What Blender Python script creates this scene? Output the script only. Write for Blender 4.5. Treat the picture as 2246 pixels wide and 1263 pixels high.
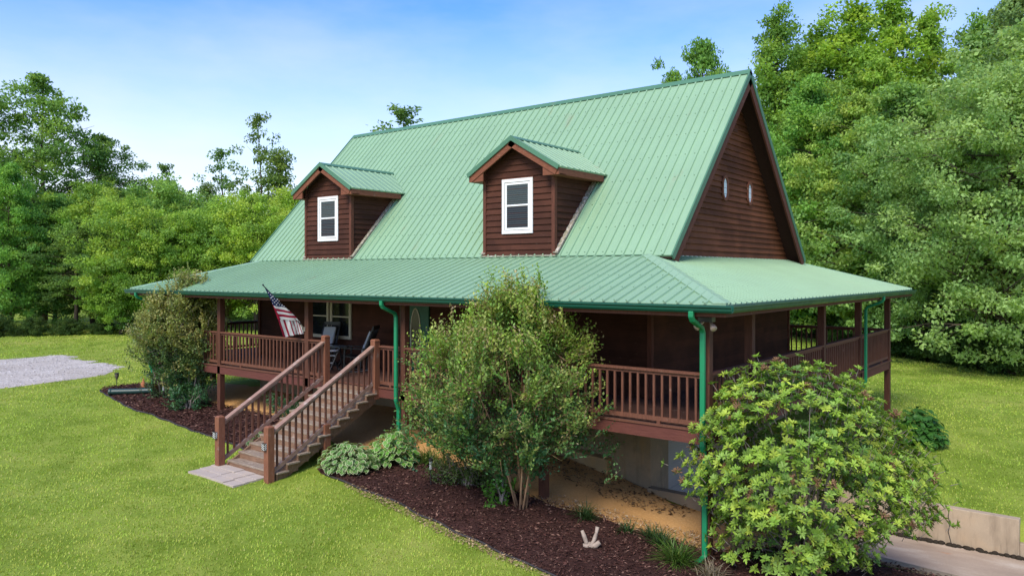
import bpy, math, random
import numpy as np
from mathutils import Vector, Matrix

for _o in list(bpy.data.objects):
    bpy.data.objects.remove(_o)
SC = bpy.context.scene
COL = SC.collection
R = math.radians

# ------------------------------------------------------------------ camera
cam_d = bpy.data.cameras.new("camera")
cam = bpy.data.objects.new("camera", cam_d)
COL.objects.link(cam)
CAM = np.array([5.132, -11.701, 2.586])
YAW = 0.6651
cam.location = CAM
cam.rotation_euler = (R(90), 0, YAW)
cam_d.sensor_width = 36
cam_d.lens = 36 * 1682.5 / 2246
cam_d.shift_y = -(631.5 - 597.67) / 2246
cam_d.clip_start = 0.1
cam_d.clip_end = 1000
SC.camera = cam
CF = np.array([-math.sin(YAW), math.cos(YAW), 0])
CR = np.array([math.cos(YAW), math.sin(YAW), 0])


def at_px(u, d):
    """ground plan position seen at photo column u, d metres ahead of the camera"""
    p = CAM + CF * d + CR * ((u - 1123) / 1682.5 * d)
    return float(p[0]), float(p[1])


def z_px(v, d):
    return float(CAM[2] + (597.67 - v) / 1682.5 * d)


# ------------------------------------------------------------------ sky, sun, exposure
SUN_EL, SUN_AZ = 47.0, 168.0
wd = bpy.data.worlds.new("World")
SC.world = wd
wd.use_nodes = True
nt = wd.node_tree
nt.nodes.clear()
n_out = nt.nodes.new("ShaderNodeOutputWorld")
n_bg = nt.nodes.new("ShaderNodeBackground")
n_sky = nt.nodes.new("ShaderNodeTexSky")
n_sky.sky_type = 'NISHITA'
n_sky.sun_disc = False
n_sky.sun_elevation = R(SUN_EL)
n_sky.sun_rotation = R(SUN_AZ)
n_sky.air_density = 1.0
n_sky.dust_density = 0.6
n_sky.ozone_density = 2.0
n_tc = nt.nodes.new("ShaderNodeTexCoord")
n_mp = nt.nodes.new("ShaderNodeMapping")
n_mp.inputs['Scale'].default_value = (1.0, 1.0, 3.0)
n_mp.inputs['Rotation'].default_value = (0.12, 0.2, 0.5)
n_cl = nt.nodes.new("ShaderNodeTexNoise")
n_cl.inputs['Scale'].default_value = 1.9
n_cl.inputs['Detail'].default_value = 7
n_cl.inputs['Roughness'].default_value = 0.55
n_rp = nt.nodes.new("ShaderNodeValToRGB")
n_rp.color_ramp.elements[0].position = 0.43
n_rp.color_ramp.elements[0].color = (0, 0, 0, 1)
n_rp.color_ramp.elements[1].position = 0.85
n_rp.color_ramp.elements[1].color = (1, 1, 1, 1)
n_sep = nt.nodes.new("ShaderNodeSeparateXYZ")
n_hz = nt.nodes.new("ShaderNodeMapRange")          # thin white cloud veil, thicker low down
n_hz.inputs['From Min'].default_value = 0.0
n_hz.inputs['From Max'].default_value = 0.33
n_hz.inputs['To Min'].default_value = 0.84
n_hz.inputs['To Max'].default_value = 0.0
n_add = nt.nodes.new("ShaderNodeMath"); n_add.operation = 'MULTIPLY_ADD'
n_add.inputs[1].default_value = 0.45
n_add.use_clamp = True
n_mix = nt.nodes.new("ShaderNodeMix"); n_mix.data_type = 'RGBA'
n_mix.inputs[7].default_value = (3.55, 3.56, 3.95, 1)
n_hs = nt.nodes.new("ShaderNodeHueSaturation")
n_hs.inputs['Hue'].default_value = 0.516
n_hs.inputs['Saturation'].default_value = 1.38
n_hs.inputs['Value'].default_value = 0.95
L = nt.links.new
L(n_tc.outputs['Generated'], n_mp.inputs['Vector'])
L(n_mp.outputs[0], n_cl.inputs['Vector'])
L(n_cl.outputs['Fac'], n_rp.inputs[0])
L(n_tc.outputs['Generated'], n_sep.inputs[0])
L(n_sep.outputs['Z'], n_hz.inputs['Value'])
L(n_rp.outputs['Color'], n_add.inputs[0])
L(n_hz.outputs[0], n_add.inputs[2])
L(n_add.outputs[0], n_mix.inputs[0])
L(n_sky.outputs[0], n_hs.inputs['Color'])
L(n_hs.outputs[0], n_mix.inputs[6])
L(n_mix.outputs[2], n_bg.inputs['Color'])
n_bg.inputs['Strength'].default_value = 0.15
L(n_bg.outputs[0], n_out.inputs[0])

sun_d = bpy.data.lights.new("sun", 'SUN')
sun = bpy.data.objects.new("sun", sun_d)
COL.objects.link(sun)
sun_d.energy = 2.0
sun_d.angle = R(24)
sun_d.color = (1.0, 0.93, 0.79)
_sd = Vector((math.sin(R(SUN_AZ)) * math.cos(R(SUN_EL)), math.cos(R(SUN_AZ)) * math.cos(R(SUN_EL)), math.sin(R(SUN_EL))))
sun.rotation_euler = _sd.to_track_quat('Z', 'Y').to_euler()
sun.location = (0, -20, 30)

SC.view_settings.view_transform = 'Standard'
SC.view_settings.look = 'None'
SC.view_settings.exposure = 1.03
SC.view_settings.gamma = 1
SC.render.engine = 'CYCLES'
SC.cycles.max_bounces = 6
SC.cycles.diffuse_bounces = 3
SC.cycles.transparent_max_bounces = 4


# ------------------------------------------------------------------ helpers
class MB:
    def __init__(s):
        s.v, s.f, s.mi = [], [], []
        s.m = 0

    def add(s, vs, fs):
        b = len(s.v)
        s.v += [tuple(map(float, p)) for p in vs]
        for f in fs:
            s.f.append(tuple(b + i for i in f)); s.mi.append(s.m)

    def box(s, x0, x1, y0, y1, z0, z1):
        s.add([(x0, y0, z0), (x1, y0, z0), (x1, y1, z0), (x0, y1, z0), (x0, y0, z1), (x1, y0, z1), (x1, y1, z1), (x0, y1, z1)],
              [(0, 3, 2, 1), (4, 5, 6, 7), (0, 1, 5, 4), (1, 2, 6, 5), (2, 3, 7, 6), (3, 0, 4, 7)])

    def hexa(s, b4, t4):
        s.add(list(b4) + list(t4), [(0, 3, 2, 1), (4, 5, 6, 7), (0, 1, 5, 4), (1, 2, 6, 5), (2, 3, 7, 6), (3, 0, 4, 7)])

    def beam(s, p0, p1, w, h, up=(0, 0, 1)):
        p0, p1 = Vector(p0), Vector(p1)
        d = (p1 - p0).normalized(); up = Vector(up)
        a = d.cross(up)
        if a.length < 1e-4: a = d.cross(Vector((0, 1, 0)))
        a.normalize(); b = a.cross(d).normalized()
        q = [-a * w / 2 - b * h / 2, a * w / 2 - b * h / 2, a * w / 2 + b * h / 2, -a * w / 2 + b * h / 2]
        s.hexa([p0 + k for k in q], [p1 + k for k in q])

    def tube(s, pts, rad, n=8, cap=True):
        pts = [Vector(p) for p in pts]
        if not hasattr(rad, '__len__'): rad = [rad] * len(pts)
        rings = []; a = None
        for i, p in enumerate(pts):
            d = (pts[min(i + 1, len(pts) - 1)] - pts[max(i - 1, 0)]).normalized()
            if a is None:
                a = d.cross(Vector((0.3, 0.2, 1)))
                if a.length < 1e-3: a = d.cross(Vector((1, 0, 0)))
            a = (a - d * a.dot(d)).normalized(); b = d.cross(a)
            rings.append([p + (a * math.cos(2 * math.pi * k / n) + b * math.sin(2 * math.pi * k / n)) * rad[i] for k in range(n)])
        vs = [q for r in rings for q in r]; fs = []
        for i in range(len(pts) - 1):
            for k in range(n):
                fs.append((i * n + k, i * n + (k + 1) % n, (i + 1) * n + (k + 1) % n, (i + 1) * n + k))
        if cap:
            fs.append(tuple(range(n - 1, -1, -1))); fs.append(tuple((len(pts) - 1) * n + k for k in range(n)))
        s.add(vs, fs)

    def lathe(s, prof, c, n=12):
        vs = []; fs = []
        for r, z in prof:
            for k in range(n):
                vs.append((c[0] + r * math.cos(2 * math.pi * k / n), c[1] + r * math.sin(2 * math.pi * k / n), c[2] + z))
        for i in range(len(prof) - 1):
            for k in range(n):
                fs.append((i * n + k, i * n + (k + 1) % n, (i + 1) * n + (k + 1) % n, (i + 1) * n + k))
        fs.append(tuple(range(n - 1, -1, -1))); fs.append(tuple((len(prof) - 1) * n + k for k in range(n)))
        s.add(vs, fs)

    def prism(s, poly, off):
        """polygon (3-D points) extruded by the vector off"""
        n = len(poly); off = Vector(off)
        top = [Vector(p) + off for p in poly]
        s.add([Vector(p) for p in poly] + top, [tuple(range(n - 1, -1, -1)), tuple(range(n, 2 * n))] + [(i, (i + 1) % n, n + (i + 1) % n, n + i) for i in range(n)])

    def mesh(s, name, mats, smooth=False):
        me = bpy.data.meshes.new(name)
        me.from_pydata(s.v, [], s.f)
        if not isinstance(mats, (list, tuple)): mats = [mats]
        for m in mats: me.materials.append(m)
        if len(mats) > 1: me.polygons.foreach_set('material_index', s.mi)
        if smooth: me.polygons.foreach_set('use_smooth', [True] * len(s.f))
        me.update()
        return me

    def build(s, name, mats, parent=None, smooth=False, bevel=0):
        o = link(name, s.mesh(name, mats, smooth), parent)
        if bevel:
            b = o.modifiers.new("bevel", 'BEVEL'); b.width = bevel; b.segments = 2; b.limit_method = 'ANGLE'
        return o


ROOTLOC = {}


def link(name, me, parent=None, local=False):
    o = bpy.data.objects.new(name, me)
    COL.objects.link(o)
    if parent is not None:
        o.parent = parent
        if not local and parent.name in ROOTLOC:
            o.matrix_parent_inverse = Matrix.Translation(-Vector(ROOTLOC[parent.name]))
    return o


def tag(o, label, cat, group=None, kind=None):
    if label: o['label'] = label
    if cat: o['category'] = cat
    if group: o['group'] = group
    if kind: o['kind'] = kind
    return o


def empty(name, loc, label, cat, group=None, local=False):
    o = bpy.data.objects.new(name, None)
    COL.objects.link(o)
    o.location = loc
    o.empty_display_size = 0.2
    if not local: ROOTLOC[o.name] = tuple(loc)
    return tag(o, label, cat, group)


def np_mesh(name, V, F, mat, col=None, smooth=False):
    me = bpy.data.meshes.new(name)
    V = np.ascontiguousarray(V, np.float32); F = np.ascontiguousarray(F, np.int32)
    k = F.shape[1]
    me.vertices.add(len(V)); me.vertices.foreach_set('co', V.ravel())
    me.loops.add(F.size); me.loops.foreach_set('vertex_index', F.ravel())
    me.polygons.add(len(F))
    me.polygons.foreach_set('loop_start', np.arange(0, F.size, k, dtype=np.int32))
    if smooth: me.polygons.foreach_set('use_smooth', np.ones(len(F), bool))
    me.update(calc_edges=True)
    if col is not None:
        a = me.attributes.new('tint', 'FLOAT_COLOR', 'FACE')
        c = np.ones((len(F), 4), np.float32); c[:, :3] = col
        a.data.foreach_set('color', c.ravel())
    me.materials.append(mat)
    return me


def unit(a):
    return a / np.maximum(np.linalg.norm(a, axis=-1, keepdims=True), 1e-9)


def frames(rng, A, up):
    """leaf frames from axes A and preferred normals up"""
    A = unit(A); S = unit(np.cross(A, up) + 1e-4 * rng.normal(size=A.shape)); N = np.cross(S, A)
    return A, S, N


def scatter(tv, tf, P, A, S, N, Ln, Wd):
    tv = np.asarray(tv, float); tf = np.asarray(tf, int)
    Ln = np.broadcast_to(np.asarray(Ln, float), (len(P),))[:, None, None]; Wd = np.broadcast_to(np.asarray(Wd, float), (len(P),))[:, None, None]
    V = P[:, None] + Ln * tv[None, :, :1] * A[:, None] + Wd * tv[None, :, 1:2] * S[:, None] + Ln * tv[None, :, 2:] * N[:, None]
    F = tf[None] + (np.arange(len(P)) * len(tv))[:, None, None]
    return V.reshape(-1, 3), F.reshape(-1, tf.shape[1])


DIAMOND = ([(0, 0, 0), (.45, .5, .06), (1, 0, -.05), (.45, -.5, .06)], [(0, 1, 2, 3)])
OVAL = ([(0, 0, 0), (.3, .42, .07), (.72, .46, .05), (1, 0, -.06), (.72, -.46, .05), (.3, -.42, .07)], [(0, 3, 2, 1), (0, 5, 4, 3)])
BLADE = ([(0, -.5, 0), (0, .5, 0), (.55, .35, .10), (.55, -.35, .10), (1, .03, .42), (1, -.03, .42)], [(0, 1, 2, 3), (3, 2, 4, 5)])


# ------------------------------------------------------------------ materials
class NT:
    def __init__(s, name):
        s.m = bpy.data.materials.new(name); s.m.use_nodes = True
        s.t = s.m.node_tree; s.t.nodes.clear()
        s.out = s.n("OutputMaterial"); s.b = s.n("BsdfPrincipled")
        s.l(s.b.outputs[0], s.out.inputs[0])
        s.tc = None

    def n(s, t, **kw):
        q = s.t.nodes.new("ShaderNode" + t)
        for k, v in kw.items(): setattr(q, k, v)
        return q

    def l(s, a, b): s.t.links.new(a, b)

    def obj(s):
        if s.tc is None: s.tc = s.n("TexCoord")
        return s.tc.outputs['Object']

    def noise(s, scale, detail=4, rough=.55, stretch=(1, 1, 1), vec=None):
        mp = s.n("Mapping"); mp.inputs['Scale'].default_value = stretch
        s.l(vec or s.obj(), mp.inputs[0])
        q = s.n("TexNoise"); q.inputs['Scale'].default_value = scale; q.inputs['Detail'].default_value = detail; q.inputs['Roughness'].default_value = rough
        s.l(mp.outputs[0], q.inputs['Vector'])
        return q.outputs['Fac']

    def ramp(s, fac, stops):
        q = s.n("ValToRGB"); e = q.color_ramp.elements
        while len(e) < len(stops): e.new(.5)
        for i, (p, c) in enumerate(stops):
            e[i].position = p; e[i].color = (*c, 1) if len(c) == 3 else c
        s.l(fac, q.inputs[0])
        return q.outputs[0]

    def mix(s, fac, a, b, mode='MIX'):
        q = s.n("Mix", data_type='RGBA', blend_type=mode)
        for i, x in ((0, fac), (6, a), (7, b)):
            if isinstance(x, (int, float)): q.inputs[i].default_value = x
            elif isinstance(x, tuple): q.inputs[i].default_value = (*x, 1)
            else: s.l(x, q.inputs[i])
        return q.outputs[2]

    def val(s, fac, a, b, lo=0., hi=1.):
        q = s.n("MapRange"); q.inputs[1].default_value = a; q.inputs[2].default_value = b; q.inputs[3].default_value = lo; q.inputs[4].default_value = hi
        s.l(fac, q.inputs[0]); return q.outputs[0]

    def color(s, c):
        if isinstance(c, tuple): s.b.inputs['Base Color'].default_value = (*c, 1)
        else: s.l(c, s.b.inputs['Base Color'])
        return s

    def rough(s, r, spec=.5):
        if isinstance(r, (int, float)): s.b.inputs['Roughness'].default_value = r
        else: s.l(r, s.b.inputs['Roughness'])
        s.b.inputs['Specular IOR Level'].default_value = spec
        return s

    def bump(s, h, strength=.3, dist=.02):
        q = s.n("Bump"); q.inputs['Strength'].default_value = strength; q.inputs['Distance'].default_value = dist
        s.l(h, q.inputs['Height']); s.l(q.outputs[0], s.b.inputs['Normal'])
        return s


def plain(name, c, rough=.5, spec=.5, metal=0):
    t = NT(name); t.color(c).rough(rough, spec); t.b.inputs['Metallic'].default_value = metal
    return t.m


def wood(name, dark, mid, worn, wear=.66, stretch=(14, 14, 1.6), rough=.75):
    t = NT(name)
    g = t.noise(3.0, 6, .6, stretch)
    f = t.noise(1.1, 4)
    w = t.noise(5.0, 6, .65)
    c = t.ramp(g, [(.3, dark), (.7, mid)])
    c = t.mix(t.val(f, .35, .7, 0, .45), c, tuple(x * .75 for x in mid))
    c = t.mix(t.val(w, wear, wear + .16, 0, .75), c, worn)
    t.color(c).rough(rough, .25).bump(g, .35, .01)
    return t.m


def siding_mat(name, dark, mid, worn, wear, pitch=.14, z0=0.0):
    """stained lap boards: each course a slightly different shade, long grain, faded patches"""
    t = NT(name)
    sp = t.n("SeparateXYZ"); t.l(t.obj(), sp.inputs[0])
    mt = t.n("Math", operation='SUBTRACT'); t.l(sp.outputs['Z'], mt.inputs[0]); mt.inputs[1].default_value = z0
    dv = t.n("Math", operation='DIVIDE'); t.l(mt.outputs[0], dv.inputs[0]); dv.inputs[1].default_value = pitch
    fl = t.n("Math", operation='FLOOR'); t.l(dv.outputs[0], fl.inputs[0])
    rw_ = t.n("TexWhiteNoise", noise_dimensions='1D'); t.l(fl.outputs[0], rw_.inputs['W'])      # butt joints staggered per course
    sm = t.n("Math", operation='ADD'); t.l(sp.outputs['X'], sm.inputs[0]); t.l(sp.outputs['Y'], sm.inputs[1])
    d2 = t.n("Math", operation='MULTIPLY_ADD'); t.l(sm.outputs[0], d2.inputs[0]); d2.inputs[1].default_value = .38; t.l(rw_.outputs['Value'], d2.inputs[2])
    f2 = t.n("Math", operation='FLOOR'); t.l(d2.outputs[0], f2.inputs[0])
    w2 = t.n("Math", operation='MULTIPLY_ADD'); t.l(f2.outputs[0], w2.inputs[0]); w2.inputs[1].default_value = 7.31; t.l(fl.outputs[0], w2.inputs[2])
    wn = t.n("TexWhiteNoise", noise_dimensions='1D'); t.l(w2.outputs[0], wn.inputs['W'])
    g = t.noise(3.0, 6, .65, (1.0, 1.0, 22))
    c = t.ramp(g, [(.25, dark), (.75, mid)])
    c = t.mix(t.val(wn.outputs['Value'], 0, 1, 0, .62), c, tuple(x * .55 for x in dark))
    b = t.noise(1.3, 4)
    c = t.mix(t.val(b, .45, .75, 0, .5), c, tuple(x * 1.35 for x in mid))
    w = t.noise(6.0, 7, .7, (1, 1, 2.5))
    c = t.mix(t.val(w, wear, wear + .12, 0, .7), c, worn)
    t.color(c).rough(.8, .2).bump(g, .4, .008)
    return t.m


def metal_roof(name, base, dirt):
    t = NT(name)
    a = t.noise(.55, 4)
    s = t.noise(7, 5, .6)
    c = t.mix(t.val(a, .35, .7, 0, .55), base, tuple(x * .86 for x in base))
    c = t.mix(t.val(s, .62, .8, 0, .25), c, dirt)
    st = t.noise(2.2, 5, .6, (1.0, .35, .35))
    c = t.mix(t.val(st, .66, .78, 0, .32), c, (.30, .20, .12))
    sp = t.n("SeparateXYZ"); t.l(t.obj(), sp.inputs[0])          # panels 0.914 m wide, each a touch different
    dv = t.n("Math", operation='DIVIDE'); t.l(sp.outputs['X'], dv.inputs[0]); dv.inputs[1].default_value = .9144
    fl = t.n("Math", operation='FLOOR'); t.l(dv.outputs[0], fl.inputs[0])
    wn = t.n("TexWhiteNoise", noise_dimensions='1D'); t.l(fl.outputs[0], wn.inputs['W'])
    c = t.mix(t.val(wn.outputs['Value'], 0, 1, 0, .16), c, tuple(x * .72 for x in base))
    fine = t.noise(1.6, 6, .7, (6, .5, .5))
    c = t.mix(t.val(fine, .5, .78, 0, .30), c, tuple(x * .70 for x in base))
    t.color(c).rough(t.val(s, .3, .8, .40, .60), .5).bump(a, .18, .03)
    return t.m


def leaf_mat(name, trans=.3, rough=.5, spec=.3):
    t = NT(name)
    at = t.n("Attribute"); at.attribute_name = 'tint'
    oi = t.n("ObjectInfo")
    c = t.mix(1.0, at.outputs['Color'], oi.outputs['Color'], 'MULTIPLY')
    t.color(c).rough(rough, spec)
    tr = t.n("BsdfTranslucent")
    t.l(t.mix(1.0, c, (1.35, 1.25, .6), 'MULTIPLY'), tr.inputs[0])
    mx = t.n("MixShader"); mx.inputs[0].default_value = trans
    t.l(t.b.outputs[0], mx.inputs[1]); t.l(tr.outputs[0], mx.inputs[2]); t.l(mx.outputs[0], t.out.inputs[0])
    return t.m


M = {}
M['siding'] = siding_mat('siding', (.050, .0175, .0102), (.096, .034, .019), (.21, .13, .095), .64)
M['gable'] = siding_mat('gable_siding_lit', (.118, .039, .0165), (.20, .069, .030), (.25, .14, .09), .66)  # brighter copy of the lap siding, the lit look put into its colour
M['trimwood'] = wood('trim_wood', (.072, .026, .016), (.145, .050, .029), (.30, .20, .15), .64)
M['fasciawood'] = wood('fascia_wood', (.125, .042, .022), (.245, .088, .047), (.30, .24, .17), .62, (2, 2, 10))
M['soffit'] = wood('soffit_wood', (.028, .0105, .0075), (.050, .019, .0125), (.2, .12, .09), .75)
M['post'] = wood('porch_post_wood', (.064, .025, .015), (.128, .050, .030), (.28, .19, .15), .70)
M['rail'] = wood('railing_wood', (.098, .039, .024), (.19, .077, .047), (.34, .24, .19), .64)
M['newel'] = wood('newel_wood', (.15, .058, .032), (.28, .112, .062), (.30, .24, .19), .60)
M['tread'] = wood('tread_wood', (.17, .125, .09), (.35, .275, .205), (.48, .42, .35), .56, (1.5, 12, 12))
M['riser'] = wood('riser_wood', (.135, .075, .045), (.27, .16, .10), (.45, .33, .25), .58, (1.5, 12, 12))
M['caprail'] = wood('cap_rail_wood', (.20, .11, .08), (.38, .24, .18), (.50, .42, .36), .55, (12, 1.5, 6))
M['deck'] = wood('deck_boards', (.075, .036, .026), (.135, .068, .05), (.34, .26, .21), .60, (1.2, 14, 12))
M['rim'] = wood('rim_board_wood', (.095, .030, .023), (.155, .052, .039), (.3, .2, .16), .70, (1.2, 1.2, 14))
M['roof'] = metal_roof('green_metal_roof', (.245, .395, .236), (.29, .39, .26))
M['roofdark'] = metal_roof('green_metal_trim', (.075, .19, .105), (.16, .30, .18))
M['capmetal'] = metal_roof('green_metal_cap', (.27, .42, .26), (.31, .41, .29))


def painted_metal(name, base, rough):
    t = NT(name)
    a = t.noise(2.5, 5, .6); f = t.noise(16, 5, .7)
    c = t.mix(t.val(a, .4, .7, 0, .5), base, tuple(x * .72 + .004 for x in base))
    c = t.mix(t.val(f, .58, .75, 0, .35), c, (.06, .085, .06))
    t.color(c).rough(t.val(a, .3, .7, rough, rough + .2), .5)
    return t.m


M['gutter'] = painted_metal('gutter_green', (.004, .075, .046), .28)
M['downspout'] = painted_metal('downspout_green', (.006, .215, .085), .42)
M['white'] = plain('white_vinyl', (.80, .79, .76), .4)
M['cream'] = plain('cream_window_trim', (.52, .46, .34), .5)
M['glass'] = plain('window_glass_dark', (.012, .016, .020), .06, .6)
M['blind'] = plain('window_blind', (.05, .066, .058), .5)
M['screen'] = plain('insect_screen', (.010, .014, .022), .6, .3)
M['frosted'] = plain('frosted_glass', (.72, .78, .80), .3)
M['doorgreen'] = plain('painted_door_green', (.012, .10, .055), .45)
M['black'] = plain('black_paint', (.012, .012, .013), .45)
M['cushion'] = plain('grey_cushion', (.46, .47, .49), .9, .1)
M['bronze'] = plain('lamp_housing', (.025, .022, .020), .4)
M['bulb'] = plain('bulb_glass', (.40, .28, .22), .25, .6)
M['bark'] = wood('bark', (.035, .026, .018), (.11, .085, .06), (.19, .17, .14), .62, (6, 6, 1.4), .9)
M['palebark'] = wood('pale_bark', (.20, .115, .062), (.37, .23, .135), (.42, .34, .26), .6, (5, 5, 1.5), .8)
M['greybark'] = wood('grey_twig_bark', (.13, .11, .09), (.27, .23, .20), (.36, .32, .28), .6, (8, 8, 8), .85)
M['leaf'] = leaf_mat('tree_leaf', .48, .55, .14)
M['gloss'] = leaf_mat('glossy_leaf', .32, .42, .22)
M['grassblade'] = leaf_mat('grass_blade', .35, .55, .2)


def concrete(name, base, stain, dark=.6, sc=1.0, streak=0.0):
    t = NT(name)
    a = t.noise(1.4 * sc, 6, .6); b = t.noise(45, 4, .7); s = t.noise(3.5, 6, .6, (1, 1, .25))
    c = t.mix(t.val(a, .3, .7), base, tuple(x * .8 for x in base))
    c = t.mix(t.val(s, .52, .72, 0, dark), c, stain)
    c = t.mix(t.val(b, .35, .7, 0, .25), c, tuple(x * .6 for x in base))
    if streak:
        k = t.noise(2.2, 6, .7, (2.6, 2.6, .35))
        c = t.mix(t.val(k, .52, .68, 0, streak), c, tuple(x * .35 for x in base))
        w = t.noise(.9, 5, .6)
        c = t.mix(t.val(w, .5, .7, 0, .5), c, (.50, .34, .20))
    t.color(c).rough(.9, .2).bump(b, .25, .006)
    return t.m


M['concrete'] = concrete('foundation_concrete', (.27, .215, .145), (.34, .22, .10), .6, 1.0, .4)
M['retwall'] = concrete('retaining_wall_concrete', (.46, .36, .25), (.20, .15, .10), .6, 1.0, .6)
M['garage'] = concrete('garage_door_paint', (.40, .385, .345), (.36, .32, .26), .3)

# ------------------------------------------------------------------ terrain
CP=np.array([(-9.7,-2.8,-1.5),(-7.9,-2.8,-1.53),(-7.9,-1.4,-1.42),(-11.7,-3.5,-1.52),(-7,.1,-1.3),(-3.35,.05,-1.66),(0,-.6,-2.06),(0,.3,-2.1),
(-14.3,.05,-1.29),(-18,.0,-1.22),(-22,1,-1.15),(-20.5,-1,-1.22),(-30,3,-1.05),(-40,8,-.95),(-50,14,-.9),
(-4.7,2.25,-1.29),(-2.3,2.3,-1.82),(-7.5,2.25,-1.0),(-10,2.25,-.95),(-15.8,2.25,-1.0),(-1,1.2,-2.05),
(2.3,.8,-2.28),(3.2,.8,-2.32),(6,0,-2.4),(3,-3,-2.25),(0,-4,-2.05),(-3,-3,-1.83),(-6,-6,-1.65),(-10,-8,-1.55),(-18,-6,-1.35),(-28,-4,-1.1),
(1,5.6,-2.0),(4,5.6,-2.1),(8,6,-2.15),(-.5,12.7,-1.5),(4,12,-1.65),(8,14,-1.75),(0,20,-1.45),(-9,15,-1.2),(-18,13,-1.1),(-1,35,-1.4),(10,35,-1.5),(-9,8,-1.3),
(-25,25,-.95),(-20,60,-.9),(-60,60,-.7),(-90,20,-.6),(40,60,-1.2),(60,10,-2),(40,-40,-2),(0,-60,-2),(-60,-40,-1),(-160,100,-.5),(-100,160,-.5),(0,180,-.6),(120,120,-1),(-160,-60,-.6)],float)
def _phi(r2): return np.where(r2>0,r2*np.log(np.maximum(r2,1e-12))*.5,0)
def _fit():
    P=CP[:,:2]/10;n=len(P);r2=((P[:,None]-P[None])**2).sum(-1)
    A=np.zeros((n+3,n+3));A[:n,:n]=_phi(r2)+np.eye(n)*.02;A[:n,n]=1;A[:n,n+1:]=P;A[n:,:n]=A[:n,n:].T
    return np.linalg.solve(A,np.r_[CP[:,2],0,0,0])
_W=_fit()
def H(x,y):
    x=np.asarray(x,float);y=np.asarray(y,float);q=np.stack([x,y],-1)/10;P=CP[:,:2]/10;n=len(P)
    r2=((q[...,None,:]-P)**2).sum(-1)
    return _phi(r2)@_W[:n]+_W[n]+q@_W[n+1:]


PX0, PX1, PY0, PY1 = -2.8, 16.0, 2.22, 5.40      # sunken drive beside the house


def ground_mat():
    t = NT('lawn_grass')
    a = t.noise(.16, 5, .6); b = t.noise(.9, 5, .65); d = t.noise(11, 5, .75); e = t.noise(60, 3, .8)
    c = t.ramp(a, [(.30, (.20, .30, .042)), (.52, (.29, .36, .058)), (.72, (.39, .385, .10))])
    c = t.mix(t.val(b, .42, .62, 0, .8), c, (.14, .215, .02))
    c = t.mix(t.val(b, .30, .42, .35, 0), c, (.36, .33, .10))
    c = t.mix(t.val(d, .55, .8, 0, .5), c, (.33, .33, .08))
    c = t.mix(t.val(e, .30, .62, .55, 0), c, (.10, .145, .012))
    t.color(c).rough(.95, .1).bump(e, .6, .03)
    return t.m


def sheet_mat(name, cols, sc, bump=.4, spec=.15, fine=40):
    t = NT(name)
    a = t.noise(sc, 6, .6); b = t.noise(fine, 4, .8)
    c = t.ramp(a, [(.3, cols[0]), (.7, cols[1])])
    c = t.mix(t.val(b, .35, .7, 0, .65), c, cols[2])
    t.color(c).rough(.95, spec).bump(b, bump, .02)
    return t.m


M['lawn'] = ground_mat()
M['mulch'] = sheet_mat('bark_mulch', ((.040, .018, .014), (.075, .034, .027), (.022, .010, .008)), 2.5, .8)
M['sand'] = sheet_mat('sandy_soil', ((.52, .285, .105), (.63, .37, .155), (.32, .165, .06)), 1.3, .5, .15, 28)
M['gravel'] = sheet_mat('gravel', ((.43, .38, .33), (.62, .57, .51), (.27, .22, .17)), .7, .6, .2, 22)


def drive_mat():
    t = NT('exposed_aggregate')
    a = t.noise(.8, 5, .6, (1, 2.5, 1)); b = t.noise(55, 4, .8); r = t.noise(.9, 5, .6, (1, 1.8, 1))
    c = t.ramp(a, [(.32, (.33, .245, .17)), (.55, (.43, .33, .235)), (.75, (.58, .49, .38))])
    c = t.mix(t.val(b, .35, .72, 0, .45), c, (.20, .15, .125))
    c = t.mix(t.val(r, .60, .70, 0, .75), c, (.42, .19, .08))
    t.color(c).rough(.9, .2).bump(b, .3, .008)
    return t.m


M['drive'] = drive_mat()


def lines(*segs):
    out = []
    for a, b, s in segs: out += list(np.arange(a, b - 1e-6, s))
    return sorted(set(round(float(x), 3) for x in out))


_xs = lines((-170, -40, 6), (-40, -24, 1.5), (-24, 12, .45), (12, 40, 2), (40, 140, 6))
_ys = lines((-70, -14, 4), (-14, 14, .45), (14, 40, 1.5), (40, 190, 6))
_xs = sorted([x for x in _xs if min(abs(x - PX0), abs(x - PX1)) > .2] + [PX0 - .05, PX0 + .02, PX1 - .02, PX1 + .02])
_ys = sorted([y for y in _ys if min(abs(y - PY0), abs(y - PY1)) > .2] + [PY0 - .02, PY0 + .02, PY1 - .02, PY1 + .02])
_X, _Y = np.meshgrid(_xs, _ys)
_Z = H(_X, _Y) + .02 * np.sin(_X * 1.7 + _Y * .6) * np.sin(_Y * 1.3)
_Z[(_X > PX0) & (_X < PX1) & (_Y > PY0) & (_Y < PY1)] = -3.05
_nx, _ny = len(_xs), len(_ys)
_id = np.arange(_nx * _ny).reshape(_ny, _nx)
_F = np.stack([_id[:-1, :-1], _id[:-1, 1:], _id[1:, 1:], _id[1:, :-1]], -1).reshape(-1, 4)
o = link('lawn', np_mesh('lawn', np.stack([_X, _Y, _Z], -1).reshape(-1, 3), _F, M['lawn'], smooth=True))
tag(o, 'sloping mown green lawn running round the whole house', 'lawn', kind='structure')


def HG(x, y):
    return H(x, y) + .02 * np.sin(np.asarray(x) * 1.7 + np.asarray(y) * .6) * np.sin(np.asarray(y) * 1.3)


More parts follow.
